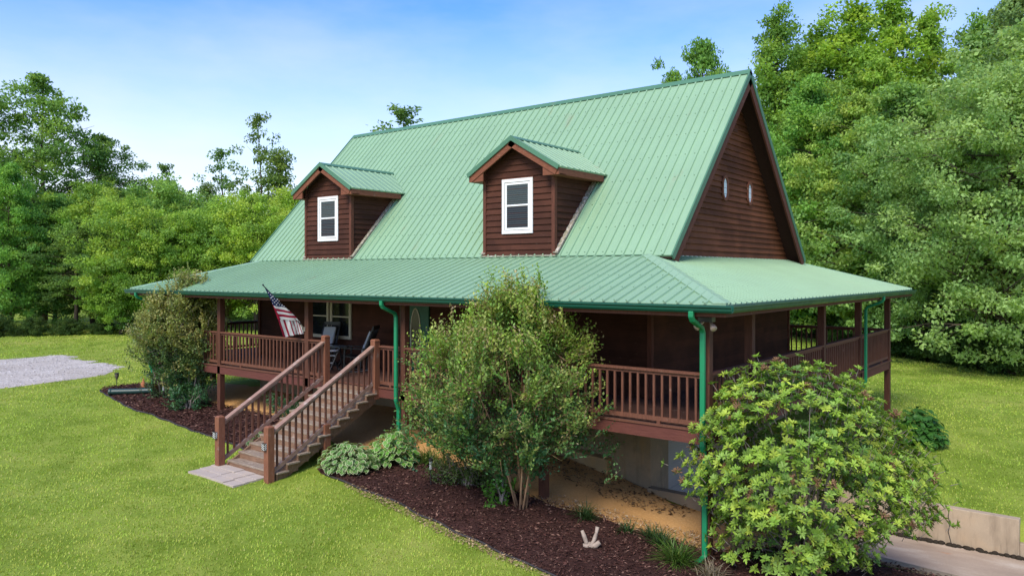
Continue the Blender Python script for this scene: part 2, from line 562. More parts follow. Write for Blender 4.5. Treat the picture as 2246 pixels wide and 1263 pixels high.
def strip(name, tab, mat, off, n=160, ny=24, wob=.05, seed=1):
    """sheet following the ground between two edge curves given as (x, y_front, y_back)"""
    tab = np.array(tab, float); r = np.random.default_rng(seed)
    xs = np.linspace(tab[0, 0], tab[-1, 0], n)
    y0 = np.interp(xs, tab[:, 0], tab[:, 1]); y1 = np.interp(xs, tab[:, 0], tab[:, 2])
    ks = r.uniform(0, 6.28, 8)
    wv = sum(np.sin(xs * (1.5 + 1.1 * i) + ks[i]) for i in range(6)) * wob / 2.4
    wv2 = sum(np.sin(xs * (1.2 + 1.3 * i) + ks[7 - i]) for i in range(6)) * wob / 1.5
    y0 = y0 + wv * (y1 - y0 > .3); y1 = y1 + wv2 * (y1 - y0 > .6) * (tab[0, 2] * 0 + 1)
    t = np.linspace(0, 1, ny)
    X = np.repeat(xs[None], ny, 0); Y = y0[None] * (1 - t[:, None]) + y1[None] * t[:, None]
    edge = np.minimum(np.minimum(t, 1 - t)[:, None] * (y1 - y0)[None], np.minimum(xs - xs[0], xs[-1] - xs)[None]) / .12
    Z = HG(X, Y) + .003 + off * np.clip(edge, 0, 1)
    i = np.arange(n * ny).reshape(ny, n)
    F = np.stack([i[:-1, :-1], i[:-1, 1:], i[1:, 1:], i[1:, :-1]], -1).reshape(-1, 4)
    return link(name, np_mesh(name, np.stack([X, Y, Z], -1).reshape(-1, 3), F, mat, smooth=True)), (xs, y0, y1)


# dirt under the porch, two mulch beds, gravel turning area
SAND_R = [(-17.9, .25, 2.4), (-10, -.1, 2.4), (-8.6, -.5, 2.4), (-7.9, -1.15, 2.4), (-7.2, -.95, 2.4), (-6.7, -.4, 2.4), (-3.1, -.3, 2.4), (-2.2, .0, 2.2), (-1.4, .15, 2.14), (.1, .4, 2.13), (.9, 1.0, 2.12)]
o, _ = strip('dirt_slope', SAND_R, M['sand'], .012, 200, 26, .04, 3)
tag(o, 'bare orange sandy soil sloping under the front porch', 'soil', kind='structure')
BED_L = [(-20.75, -.1, .2), (-20.6, -.38, .5), (-20.34, -.51, .9), (-19.86, -.64, 1.4), (-18.88, -.87, 1.5), (-16.88, -1.14, .6), (-15.69, -1.25, .4), (-13.78, -1.37, .4), (-11.91, -1.59, .4), (-10.16, -1.85, .35), (-9.85, -1.9, .3)]
o, EDGE_L = strip('mulch_bed', BED_L, M['mulch'], .05, 150, 24, .03, 5)
tag(o, 'dark bark mulch bed left of the wooden stairs', 'mulch bed', kind='structure')
BED_R = [(-7.75, -1.75, -.9), (-7.43, -1.91, -.5), (-6.39, -1.93, -.14), (-5.26, -2.01, -.12), (-4.21, -2.13, -.1), (-3.11, -2.2, -.05), (-2.3, -2.26, .21), (-1.43, -2.30, .3), (-.6, -2.4, .42), (0, -2.5, .6), (.5, -2.6, 1.4), (.9, -2.6, 2.1), (2.0, -2.5, 2.12), (3.4, -2.2, 2.12), (4.2, -1.6, 2.12)]
o, EDGE_R = strip('mulch_bed', BED_R, M['mulch'], .05, 220, 30, .03, 6)
tag(o, 'wide dark bark mulch bed right of the stairs with driftwood on it', 'mulch bed', kind='structure')
GRAV = [(-31.3, -9, 2.2), (-30.9, -9, 2.7), (-28.85, -9, 2.46), (-27.6, -9, 2.3), (-26.2, -9, 2.5), (-25.2, -9, 2.3), (-24.4, -9, 1.95), (-23.8, -9, 1.2), (-23.5, -9, .2), (-23.35, -9, -1.2)]
o, _ = strip('gravel_drive', GRAV, M['gravel'], .03, 260, 60, .16, 8)
tag(o, 'pale grey gravel turning area on the lawn at the left edge', 'gravel', kind='structure')

# sunken concrete drive, its kerb and the retaining wall
mb = MB()
N_ = 60
for i in range(N_):
    xa = -2.25 + 18 * i / N_; xb = -2.25 + 18 * (i + 1) / N_
    mb.add([(xa, 2.3, -2.70), (xb, 2.3, -2.70), (xb, 5.3, -2.70), (xa, 5.3, -2.70)], [(0, 1, 2, 3)])
tag(mb.build('driveway', M['drive']), 'sunken pinkish aggregate driveway with rust stains', 'driveway', kind='structure')
mb = MB()
pl = [(-2.25, -1.74), (-1.1, -1.745), (-.2, -1.80), (.6, -2.02), (1.2, -2.14), (1.84, -2.19), (2.8, -2.23), (4.5, -2.27), (16, -2.4)]
for (xa, za), (xb, zb_) in zip(pl[:-1], pl[1:]):
    mb.hexa([(xa, 2.12, -3.1), (xb, 2.12, -3.1), (xb, 2.32, -3.1), (xa, 2.32, -3.1)], [(xa, 2.12, za), (xb, 2.12, zb_), (xb, 2.32, zb_), (xa, 2.32, za)])
tag(mb.build('concrete_kerb', M['concrete']), 'low concrete kerb between mulch and the sunken driveway', 'kerb')
mb = MB()
for xa, xb, za, zb_ in ((-2.25, 3.76, -1.93, -1.99), (3.76, 16, -2.42, -2.5)):
    y0 = 5.28 if xb < 5 else 5.283
    mb.hexa([(xa, y0, -3.1), (xb, y0, -3.1), (xb, 5.5, -3.1), (xa, 5.5, -3.1)], [(xa, y0, za), (xb, y0, zb_), (xb, 5.5, zb_ - .01), (xa, 5.5, za - .01)])
rw = mb.build('retaining_wall', M['retwall'], bevel=.012)
tag(rw, 'weathered tan concrete retaining wall beside the sunken driveway', 'wall')
mb = MB()
q = [(2.62, -1.99), (2.60, -2.15), (2.63, -2.3), (2.60, -2.45), (2.66, -2.7)]
for (xa, za), (xb, zb_) in zip(q[:-1], q[1:]): mb.beam((xa, 5.277, za), (xb, 5.277, zb_), .016, .006, (0, 1, 0))
mb.build('crack', plain('crack_dark', (.06, .05, .04), .9), rw)
mb = MB()
rr = random.Random(4)
for i in range(90):
    x = -.5 + 4.6 * i / 90 + rr.uniform(-.03, .03); r_ = rr.uniform(.03, .075)
    mb.lathe([(r_, -.01), (r_ * .9, r_ * .5), (r_ * .4, r_ * .8)], (x, 5.27 - rr.uniform(.0, .06), -2.70), 6)
tag(mb.build('dirt_ridge', plain('damp_dirt', (.035, .028, .02), .95, .1)), 'dark damp dirt lying along the foot of the retaining wall', 'dirt', kind='stuff')

# ------------------------------------------------------------------ the house
W, D, G, OV, RK = 18.02, 12.81, 2.25, .4765, .478
ZE, ZB, ZR = 2.095, 2.936, 7.447
YR = D / 2
SL = (ZR - ZB) / (YR - G)
XL, XR = -W + G, -G
house = empty('house', (-W / 2, D / 2, -1.4), 'two-storey reddish-brown wooden house with green metal roof and wraparound porch', 'house')


def part(mb, name, mats, parent=house, **k):
    lab = k.pop('label', None); kind = k.pop('kind', None)
    o = mb.build(name, mats, parent, **k)
    if lab: o['label'] = lab
    if kind: o['kind'] = kind
    return o


def clip(poly, a, lo, keep_ge):
    out = []
    for i in range(len(poly)):
        p, q = poly[i], poly[(i + 1) % len(poly)]
        fp = p[a] - lo; fq = q[a] - lo
        if not keep_ge: fp, fq = -fp, -fq
        if fp >= 0: out.append(p)
        if fp * fq < 0:
            t = fp / (fp - fq); out.append((p[0] + t * (q[0] - p[0]), p[1] + t * (q[1] - p[1])))
    return out


def lap(mb, org, u, n, poly, pitch=.14, z0=0., lip=.026):
    """lap siding over a convex polygon of (u, z) on the plane through org"""
    org, u, n = Vector(org), Vector(u), Vector(n)
    zs = [p[1] for p in poly]
    k = math.floor((min(zs) - z0) / pitch)
    while z0 + k * pitch < max(zs):
        lo, hi = z0 + k * pitch, z0 + (k + 1) * pitch
        c = clip(clip(poly, 1, lo, True), 1, hi, False)
        if len(c) >= 3:
            P = [org + u * a + Vector((0, 0, z)) + n * (.004 + lip * (hi - z) / pitch) for a, z in c]
            mb.add(P, [tuple(range(len(P)))])
            bz = min(z for a, z in c); us = [a for a, z in c if abs(z - bz) < 1e-6]
            if len(us) >= 2:
                a0, a1 = min(us), max(us); e = .004 + lip * (hi - bz) / pitch
                mb.add([org + u * a0 + Vector((0, 0, bz)), org + u * a1 + Vector((0, 0, bz)), org + u * a1 + Vector((0, 0, bz)) + n * e, org + u * a0 + Vector((0, 0, bz)) + n * e], [(0, 1, 2, 3)])
        k += 1


def ribs(mb, org, u, v, n, items, w=.048, h=.031):
    """raised trapezoid ribs: items = (pos along u, v0, v1)"""
    org, u, v, n = Vector(org), Vector(u), Vector(v), Vector(n)
    for a, v0, v1 in items:
        if v1 - v0 < .02: continue
        pr = [(-w / 2, .0), (-w * .30, h), (w * .30, h), (w / 2, .0)]
        A = [org + u * (a + s) + v * v0 + n * z for s, z in pr]; B = [org + u * (a + s) + v * v1 + n * z for s, z in pr]
        mb.add(A + B, [(0, 1, 5, 4), (1, 2, 6, 5), (2, 3, 7, 6), (3, 2, 1, 0), (4, 5, 6, 7)])


RP = .2286
# main roof: two steep slopes
slope_len = math.hypot(YR - G, ZR - ZB)
mb = MB()
xa, xb = XL - RK, XR + RK
th = .05
nf = Vector((0, -(ZR - ZB), YR - G)).normalized()      # front slope normal
for sgn in (1, -1):
    n = Vector((0, nf.y * sgn, nf.z))
    yb = G if sgn == 1 else D - G
    b = [Vector((xa, yb, ZB)), Vector((xb, yb, ZB)), Vector((xb, YR, ZR)), Vector((xa, YR, ZR))]
    if sgn == 1: mb.hexa([p - n * th for p in b], b)
    else: mb.hexa([b[1] - n * th, b[0] - n * th, b[3] - n * th, b[2] - n * th], [b[1], b[0], b[3], b[2]])
    v = Vector((0, (YR - G) * sgn, ZR - ZB)).normalized()
    ribs(mb, b[0], (1, 0, 0), v, n, [(.10 + RP * k, .0, slope_len - .02) for k in range(int((xb - xa) / RP))])
main_roof = part(mb, 'main_roof', M['roof'])
mb = MB()
for sgn in (1, -1):
    v = Vector((0, (YR - G) * sgn, ZR - ZB)).normalized(); n = Vector((0, nf.y * sgn, nf.z))
    top = Vector((0, YR, ZR + .045))
    a = top - v * .17 + n * .004
    mb.hexa([(xa - .01, a.y, a.z - .012), (xb + .01, a.y, a.z - .012), (xb + .01, YR, top.z - .012), (xa - .01, YR, top.z - .012)] if sgn == 1 else
            [(xb + .01, a.y, a.z - .012), (xa - .01, a.y, a.z - .012), (xa - .01, YR, top.z - .012), (xb + .01, YR, top.z - .012)],
            [(xa - .01, a.y, a.z), (xb + .01, a.y, a.z), (xb + .01, YR, top.z), (xa - .01, YR, top.z)] if sgn == 1 else
            [(xb + .01, a.y, a.z), (xa - .01, a.y, a.z), (xa - .01, YR, top.z), (xb + .01, YR, top.z)])
part(mb, 'ridge_cap', M['roofdark'], main_roof)
for side, x in ((1, xb), (-1, xa)):
    mb = MB(); mc = MB()
    for sgn in (1, -1):
        yb = G if sgn == 1 else D - G
        v = Vector((0, (YR - G) * sgn, ZR - ZB)).normalized(); n = Vector((0, nf.y * sgn, nf.z))
        p0 = Vector((x + side * .012, yb, ZB)) - v * .03; p1 = Vector((x + side * .012, YR, ZR)) + v * .02
        mb.beam(p0 - n * .035, p1 - n * .035, .035, .125, n)
        q0 = Vector((x - side * .012, yb, ZB)); q1 = Vector((x - side * .012, YR, ZR))
        mc.beam(q0 - n * .19, q1 - n * .19 - v * .1, .045, .19, n)
    part(mb, 'rake_trim', M['roofdark'], main_roof)
    part(mc, 'rake_board', M['trimwood'], main_roof)
for side, x, xw in ((1, xb, XR), (-1, xa, XL)):
    for sgn in (1, -1):
        mb = MB()
        yb = G if sgn == 1 else D - G
        v = Vector((0, (YR - G) * sgn, ZR - ZB)).normalized(); n = Vector((0, nf.y * sgn, nf.z))
        b = [Vector((min(x, xw), yb, ZB)), Vector((max(x, xw), yb, ZB)), Vector((max(x, xw), YR, ZR)), Vector((min(x, xw), YR, ZR))]
        b = [p - n * .055 - v * .02 for p in b]
        if sgn == 1: mb.hexa([p - n * .03 for p in b], b)
        else: b = [b[1], b[0], b[3], b[2]]; mb.hexa([p - n * .03 for p in b], b)
        part(mb, 'rake_soffit', M['soffit'], main_roof)

# porch roof: four low slopes meeting on hips
x0, x1, y0, y1 = -W - OV, OV, -OV, D + OV
pd = G + OV
pl_ = math.hypot(pd, ZB - ZE)
mb = MB()
cor = [(x0, y0), (x1, y0), (x1, y1), (x0, y1)]
inn = [(XL, G), (XR, G), (XR, D - G), (XL, D - G)]
for k in range(4):
    a, b = cor[k], cor[(k + 1) % 4]; c, d = inn[(k + 1) % 4], inn[k]
    A = [Vector((*a, ZE)), Vector((*b, ZE)), Vector((*c, ZB)), Vector((*d, ZB))]
    mb.hexa([p - Vector((0, 0, .035)) for p in A], A)
    u = (A[1] - A[0]).normalized(); inw = Vector((-u.y, u.x, 0)); v = (inw * pd + Vector((0, 0, ZB - ZE))).normalized(); n = u.cross(v)
    wd_ = (A[1] - A[0]).length
    it = []
    for j in range(int(wd_ / RP)):
        s_ = .12 + RP * j
        it.append((s_, -.012, pl_ * min(1.0, s_ / pd, (wd_ - s_) / pd) - .02))
    ribs(mb, A[0], u, v, n, it)
porch_roof = part(mb, 'porch_roof', M['roof'])
for k in range(4):
    mb = MB()
    e = Vector((*cor[k], ZE + .03)); t_ = Vector((*inn[k], ZB + .03))
    d = (t_ - e); up = Vector((0, 0, 1))
    hx = Vector((cor[(k + 1) % 4][0] - cor[k][0], cor[(k + 1) % 4][1] - cor[k][1], 0)).normalized()
    hy = Vector((cor[(k + 3) % 4][0] - cor[k][0], cor[(k + 3) % 4][1] - cor[k][1], 0)).normalized()
    wv = .17
    for h_ in (hx, hy):
        o2 = h_ * wv * 1.25
        b = [e, e + o2 + Vector((0, 0, -.004)), t_ + o2 + Vector((0, 0, -.004)), t_]
        mb.prism(b if h_ is hx else b[::-1], (0, 0, -.02))
    part(mb, 'hip_cap', M['capmetal'], porch_roof)
mb = MB()      # closure strip where the porch roof meets the gable walls and the steep slopes
for yy in (G, D - G):
    mb = MB()
    mb.box(xa + .5, xb - .5, yy - .05, yy + .03, ZB + .004, ZB + .018)
    part(mb, 'flashing', M['roofdark'], porch_roof)
mb = MB()
mb.box(XR, XR + .03, G + .15, D - G - .15, ZB - .02, ZB + .05)
part(mb, 'wall_flashing', M['white'], porch_roof, label='pale flashing strip along the foot of the gable wall')

scr = MB()
def screws(org, u, v, n, items, step, off):
    org, u, v, n = Vector(org), Vector(u), Vector(v), Vector(n)
    for a, v0, v1 in items:
        q = off
        while q < v1 - .05:
            c = org + u * (a - .07) + v * q + n * .002; s_ = .009
            A = [c - u * s_ - v * s_, c + u * s_ - v * s_, c + u * s_ + v * s_, c - u * s_ + v * s_]
            scr.hexa(A, [p + n * .012 for p in A]); q += step
v_ = Vector((0, YR - G, ZR - ZB)).normalized()
screws((XL - RK, G, ZB), (1, 0, 0), v_, Vector((0, nf.y, nf.z)), [(.10 + RP * k, 0, slope_len) for k in range(1, int((XR - XL + 2 * RK) / RP))], .76, .12)
v_ = Vector((0, pd, ZB - ZE)).normalized()
screws((x0, y0, ZE), (1, 0, 0), v_, Vector((0, -(ZB - ZE), pd)).normalized(), [(.12 + RP * k, 0, pl_ * min(1, (.12 + RP * k) / pd, (x1 - x0 - .12 - RP * k) / pd) - .1) for k in range(1, int((x1 - x0) / RP))], .70, .08)
v_ = Vector((-pd, 0, ZB - ZE)).normalized()
screws((x1, y0, ZE), (0, 1, 0), v_, Vector((ZB - ZE, 0, pd)).normalized(), [(.12 + RP * k, 0, pl_ * min(1, (.12 + RP * k) / pd, (y1 - y0 - .12 - RP * k) / pd) - .1) for k in range(1, int((y1 - y0) / RP))], .70, .08)
part(scr, 'screws', plain('roof_screw', (.15, .255, .155), .5), porch_roof, kind='stuff')

# gutters all round, downspouts, fascia and ceiling
def gutter(mb, a, b, out):
    a, b, out = Vector(a), Vector(b), Vector(out)
    pr = [(0.0, .0), (.012, -.10), (.075, -.118), (.10, -.085), (.105, -.045), (.128, -.03), (.128, -.004), (.118, -.004), (.118, -.025), (.092, -.04), (.088, -.08), (.07, -.105), (.02, -.09), (.012, .0)]
    n = len(pr); P = [a + out * s + Vector((0, 0, z)) for s, z in pr]; Q = [b + out * s + Vector((0, 0, z)) for s, z in pr]
    mb.add(P + Q, [(i, (i + 1) % n, n + (i + 1) % n, n + i) for i in range(n)] + [tuple(range(n))[::-1], tuple(range(n, 2 * n))])


zg = ZE - .012
for a, b, out in (((x0 - .128, y0, zg), (x1 + .128, y0, zg), (0, -1, 0)), ((x1, y0, zg), (x1, y1, zg), (1, 0, 0)), ((x1, y1, zg), (x0, y1, zg), (0, 1, 0)), ((x0, y1, zg), (x0, y0, zg), (-1, 0, 0))):
    mb = MB(); gutter(mb, a, b, out)
    part(mb, 'gutter', M['gutter'])
mb = MB()
zf0, zf1 = 1.90, ZE - .036
mb.box(x0 + .002, x1 - .002, y0 + .002, y0 + .035, zf0, zf1); mb.box(x0 + .002, x1 - .002, y1 - .035, y1 - .002, zf0, zf1)
mb.box(x0 + .002, x0 + .035, y0 + .035, y1 - .035, zf0, zf1); mb.box(x1 - .035, x1 - .002, y0 + .035, y1 - .035, zf0, zf1)
part(mb, 'fascia', M['trimwood'])
mb = MB()
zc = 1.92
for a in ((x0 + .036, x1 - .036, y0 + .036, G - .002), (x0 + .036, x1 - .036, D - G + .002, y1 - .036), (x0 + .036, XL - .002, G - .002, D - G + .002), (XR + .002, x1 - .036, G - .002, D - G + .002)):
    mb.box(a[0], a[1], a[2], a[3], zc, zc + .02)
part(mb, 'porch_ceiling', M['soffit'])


def downspout(x, y, outv, along, zbot, jog=True, w=.085, dpt=.065, kick=None):
    """S-bend from the gutter to the post, jog back under the deck rim, then down"""
    o_ = Vector(outv); al = Vector(along)
    mb = MB()
    P = Vector((x, y, 0))
    pts = [P + o_ * .50 + al * 0 + Vector((0, 0, ZE - .11)), P + o_ * .50 + Vector((0, 0, 1.90)), P + o_ * .46 + Vector((0, 0, 1.84)), P + o_ * .12 + al * .0 + Vector((0, 0, 1.70)), P + o_ * .075 + Vector((0, 0, 1.62))]
    if jog: pts += [P + o_ * .075 + Vector((0, 0, -.20)), P + o_ * .05 + Vector((0, 0, -.27)), P + o_ * .0 + Vector((0, 0, -.40)), P + o_ * -.005 + Vector((0, 0, -.5))]
    pts += [Vector((pts[-1].x, pts[-1].y, zbot))]
    if kick: pts += [pts[-1] + Vector(kick) * .35 + Vector((0, 0, -.08))]
    side = o_.cross(Vector((0, 0, 1)))
    n = len(pts); V = []; F = []
    for i, p in enumerate(pts):
        t = (pts[min(i + 1, n - 1)] - pts[max(i - 1, 0)]).normalized()
        f = side.cross(t).normalized()
        for a, b in ((-1, -1), (1, -1), (1, 1), (-1, 1)): V.append(p + side * (a * w / 2) + f * (b * dpt / 2))
    for i in range(n - 1):
        for k in range(4): F.append((i * 4 + k, i * 4 + (k + 1) % 4, i * 4 + 4 + (k + 1) % 4, i * 4 + 4 + k))
    F += [(3, 2, 1, 0), tuple(4 * (n - 1) + k for k in range(4))]
    mb.add(V, F)
    return part(mb, 'downspout', M['downspout'], bevel=.012)


downspout(-7.16, -.045, (0, -1, 0), (1, 0, 0), -1.30)
downspout(-.06, -.045, (0, -1, 0), (1, 0, 0), -1.98, kick=(-.1, -1, 0))
downspout(-17.98, -.045, (0, -1, 0), (1, 0, 0), -1.12)
downspout(.045, 9.42, (1, 0, 0), (0, 1, 0), -1.4)

# walls of the ground floor, foundation, gable walls
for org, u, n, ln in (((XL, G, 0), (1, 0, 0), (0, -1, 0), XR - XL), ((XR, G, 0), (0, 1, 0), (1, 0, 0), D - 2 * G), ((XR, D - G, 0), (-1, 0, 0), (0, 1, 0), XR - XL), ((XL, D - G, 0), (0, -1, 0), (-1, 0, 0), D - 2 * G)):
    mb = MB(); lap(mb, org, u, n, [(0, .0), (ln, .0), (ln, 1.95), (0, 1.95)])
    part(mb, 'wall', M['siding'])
mb = MB()
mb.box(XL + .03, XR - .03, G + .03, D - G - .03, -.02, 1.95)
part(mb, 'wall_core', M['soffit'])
for cx, cy in ((XL, G), (XR, G), (XR, D - G), (XL, D - G)):
    mb = MB()
    mb.box(cx - .05, cx + .05, cy - .05, cy + .05, .03, 1.89)
    part(mb, 'corner_board', M['trimwood'])
for x, n in ((XR, (1, 0, 0)), (XL, (-1, 0, 0))):
    mb = MB(); u = (0, 1, 0) if n[0] > 0 else (0, -1, 0)
    org = (x, G if n[0] > 0 else D - G, 0)
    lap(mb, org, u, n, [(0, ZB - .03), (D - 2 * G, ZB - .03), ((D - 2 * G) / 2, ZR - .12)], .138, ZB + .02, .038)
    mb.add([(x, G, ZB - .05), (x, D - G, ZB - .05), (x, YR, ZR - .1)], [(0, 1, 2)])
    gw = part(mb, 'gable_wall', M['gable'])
    if n[0] > 0:
        for yc in (5.95, 7.53):
            mt = MB(); mg = MB()
            oc = [(-.07, -.30), (.07, -.30), (.17, -.17), (.17, .17), (.07, .30), (-.07, .30), (-.17, .17), (-.17, -.17)]
            ic = [(a * .66, b * .76) for a, b in oc]
            for k in range(8):
                a, b = oc[k], oc[(k + 1) % 8]; c, d = ic[(k + 1) % 8], ic[k]
                mt.prism([(x + .03, yc + a[0], 4.61 + a[1]), (x + .03, yc + b[0], 4.61 + b[1]), (x + .03, yc + c[0], 4.61 + c[1]), (x + .03, yc + d[0], 4.61 + d[1])], (.035, 0, 0))
            wf = part(mt, 'gable_window', M['fasciawood'], label='elongated octagonal window with white frosted pane')
            mg.prism([(x + .028, yc + a, 4.61 + b) for a, b in ic], (.012, 0, 0))
            part(mg, 'pane', M['frosted'], wf)
        ml = MB(); lh = .62
        zt = 6.10
        for k in range(5):
            z = zt + .02 + k * .11; hw = max(.08, .30 - (z - zt) * .42)
            ml.hexa([(x + .03, YR - hw, z), (x + .03, YR + hw, z), (x + .07, YR + hw, z - .03), (x + .07, YR - hw, z - .03)][::-1], [(x + .03, YR - hw, z + .02), (x + .03, YR + hw, z + .02), (x + .07, YR + hw, z - .01), (x + .07, YR - hw, z - .01)][::-1])
        ml.box(x + .026, x + .05, YR - .31, YR + .31, zt - .05, zt - .01)
        part(ml, 'gable_vent', M['trimwood'], label='louvred vent high in the gable')
mb = MB()
mb.box(XL, XR, G + .002, G + .25, -3.1, -.03); mb.box(XL, XR, D - G - .25, D - G, -3.1, -.03); mb.box(XL, XL + .25, G + .25, D - G - .25, -3.1, -.03)
mb.box(XR - .25, XR, G + .25, 3.05, -3.1, -.03); mb.box(XR - .25, XR, 5.25, D - G - .25, -3.1, -.03); mb.box(XR - .25, XR, 3.05, 5.25, -.75, -.03)
found = part(mb, 'foundation', M['concrete'])
mb = MB()
mb.hexa([(-7.5, 2.05, -2), (-3.15, 2.05, -2), (-3.15, 2.255, -2), (-7.5, 2.255, -2)], [(-7.5, 2.05, -.93), (-3.15, 2.05, -1.30), (-3.15, 2.255, -1.28), (-7.5, 2.255, -.90)])
part(mb, 'footing', concrete('stained_footing', (.42, .30, .16), (.46, .27, .10), .8), found, label='exposed footing stained orange by soil', bevel=.02)
mb = MB()
mb.box(XR - .12, XR - .07, 3.05, 5.25, -2.7, -.75)
for k in range(1, 4): mb.box(XR - .071, XR - .062, 3.08, 5.22, -2.7 + k * .49 - .2, -2.7 + k * .49 + .2)
part(mb, 'garage_door', M['garage'], label='white basement garage door')

# front door and windows under the porch
def window(mb_p, xc0, xc1, z0, z1, y, trim, t=.07, parent=house, name='window', screen=False, blinds=False):
    f = MB()
    f.box(xc0, xc1, y - .05, y, z1 - t, z1); f.box(xc0, xc1, y - .05, y, z0, z0 + t)
    f.box(xc0, xc0 + t, y - .048, y, z0 + t, z1 - t); f.box(xc1 - t, xc1, y - .048, y, z0 + t, z1 - t)
    zm = (z0 + z1) / 2
    return f, zm


for xa_, xb_ in ((-13.22, -12.36), (-12.29, -11.40)):
    f, zm = window(None, xa_, xb_, .74, 1.93, G - .025, M['cream'], .085)
    f.box(xa_ + .085, xb_ - .085, G - .06, G - .025, zm - .0, zm + .035)
    w_ = part(f, 'window', M['cream'], label='cream framed sash window on the porch')
    p_ = MB(); p_.box(xa_ + .085, xb_ - .085, G - .045, G - .03, .825, 1.845)
    part(p_, 'pane', M['glass'], w_)
mb = MB()
mb.box(-9.46, -8.42, G - .07, G - .022, .03, 1.90)
dr = part(mb, 'front_door', M['doorgreen'], label='dark green front door with arched glass')
mb = MB()
cx_ = -8.87
ov = [(cx_ + .19 * math.cos(a) * (1 if math.sin(a) > 0 else 1), 1.02 + (.66 if math.sin(a) > 0 else .80) * math.sin(a)) for a in np.linspace(0, 2 * math.pi, 28, endpoint=False)]
ovi = [(cx_ + (a - cx_) * .84, 1.02 + (b - 1.02) * .95) for a, b in ov]
for k in range(28):
    a, b, c, d = ov[k], ov[(k + 1) % 28], ovi[(k + 1) % 28], ovi[k]
    mb.prism([(p[0], G - .071, p[1]) for p in (a, b, c, d)], (0, -.02, 0))
part(mb, 'glass_frame', M['cream'], dr)
mb = MB(); mb.prism([(a, G - .073, b) for a, b in ovi], (0, -.008, 0))
part(mb, 'pane', plain('leaded_glass', (.10, .085, .05), .2), dr)
mb = MB(); mb.lathe([(.0, 0), (.028, .01), (.028, .03), (.0, .05)], (-9.36, G - .10, .95), 10)
part(mb, 'handle', plain('brass', (.5, .35, .12), .3, .5, 1), dr)

# deck
mb = MB()
bw = .14
y = 0.0
while y < G - .001:
    mb.box(-W, 0, y, min(y + bw - .006, G), 0, .03); mb.box(-W, 0, D - min(y + bw - .006, G), D - y, 0, .03); y += bw
x = 0.0
while x < G - .001:
    mb.box(-min(x + bw - .006, G), -x, G, D - G, 0, .03); mb.box(-W + x, -W + min(x + bw - .006, G), G, D - G, 0, .03); x += bw
deck = part(mb, 'porch_deck', M['deck'])
mb = MB()
mb.box(-W - .02, .02, -.02, -.001, .002, .034); mb.box(.001, .02, -.001, D + .02, .002, .034); mb.box(-W - .02, -W - .001, -.001, D + .02, .002, .034); mb.box(-W - .001, .001, D + .001, D + .02, .002, .034)
part(mb, 'deck_edge', M['rail'], deck)
mb = MB()
RB = -.21
mb.box(-W, 0, .002, .045, RB, -.002); mb.box(-W, 0, D - .045, D - .002, RB, -.002); mb.box(-.045, -.002, .045, D - .045, RB, -.002); mb.box(-W + .002, -W + .045, .045, D - .045, RB, -.002)
part(mb, 'rim_board', M['rim'])
mb = MB()
for k in range(44):
    xx_ = -W + .3 + k * .41
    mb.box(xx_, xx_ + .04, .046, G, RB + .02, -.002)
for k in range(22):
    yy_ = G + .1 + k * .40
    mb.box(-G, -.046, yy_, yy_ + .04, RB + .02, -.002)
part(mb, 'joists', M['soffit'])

FP = [-17.97, -14.38, -10.47, -7.09, -3.34, -.075]
SP_ = [1.95, 6.32, 9.48, 12.735]


def post(x, y, mat=None, zb_=None):
    mb = MB(); h = .075
    z = (float(H(x, y)) - .15) if zb_ is None else zb_
    if -2.3 < x and PY0 - .2 < y < PY1 + .1: z = -2.75
    mb.box(x - h, x + h, y - h, y + h, z, 1.93)
    return part(mb, 'post', M['post'], bevel=.008)


for x in FP: post(x, .077)
for y in SP_: post(-.077, y)
for x in FP[:-1]: post(x, D - .077)
for y in SP_[:-1]: post(-W + .077, y)

NB = 0
stuff_b = MB()


def rail_bay(a, b, single, lab=None):
    """hand rail, bottom rail and balusters between two points of the porch edge"""
    a, b = Vector((a[0], a[1], 0)), Vector((b[0], b[1], 0))
    mb = MB(); zz = Vector((0, 0, 1))
    mb.beam(a + zz * .93, b + zz * .93, .12, .035)
    mb.beam(a + zz * .885, b + zz * .885, .04, .055)
    L_ = (b - a).length; d = (b - a).normalized()
    r_ = part(mb, 'railing', M['rail'])
    mb = MB()
    mb.beam(a + zz * .115, b + zz * .115, .04, .07)
    nblk = max(1, round(L_ / 1.6))
    for k in range(nblk):
        p = a + d * (L_ * (k + .5) / nblk); mb.beam(p + zz * .03, p + zz * .082, .06, .06, (0, 1, 0))
    part(mb, 'bottom_rail', M['rail'], r_)
    n = max(1, int(L_ / .153)); off = (L_ - (n - 1) * .153) / 2
    for k in range(n):
        p = a + d * (off + k * .153)
        t = MB() if single else stuff_b
        t.beam(p + zz * .15, p + zz * .858, .036, .036, (0, 1, 0))
        if single: part(t, 'baluster', M['rail'], r_)


e_ = .075; yr_ = .06
rail_bay((FP[0] + e_, yr_), (FP[1] - e_, yr_), False)
rail_bay((FP[1] + e_, yr_), (FP[2] - e_, yr_), True)
rail_bay((FP[2] + e_, yr_), (-9.74, yr_), True)
rail_bay((-7.85, yr_), (FP[3] - e_, yr_), True)
rail_bay((FP[3] + e_, yr_), (FP[4] - e_, yr_), False)
rail_bay((FP[4] + e_, yr_), (FP[5] - e_, yr_), True)
ys_ = [.15] + SP_
for k in range(4): rail_bay((-.06, ys_[k] + (e_ if k else 0)), (-.06, ys_[k + 1] - e_), False)
for k in range(4): rail_bay((-W + .06, ys_[k] + (e_ if k else 0)), (-W + .06, ys_[k + 1] - e_), False)
for k in range(5): rail_bay((FP[k] + e_, D - .06), (FP[k + 1] - e_, D - .06), False)
part(stuff_b, 'balusters', M['rail'], kind='stuff')

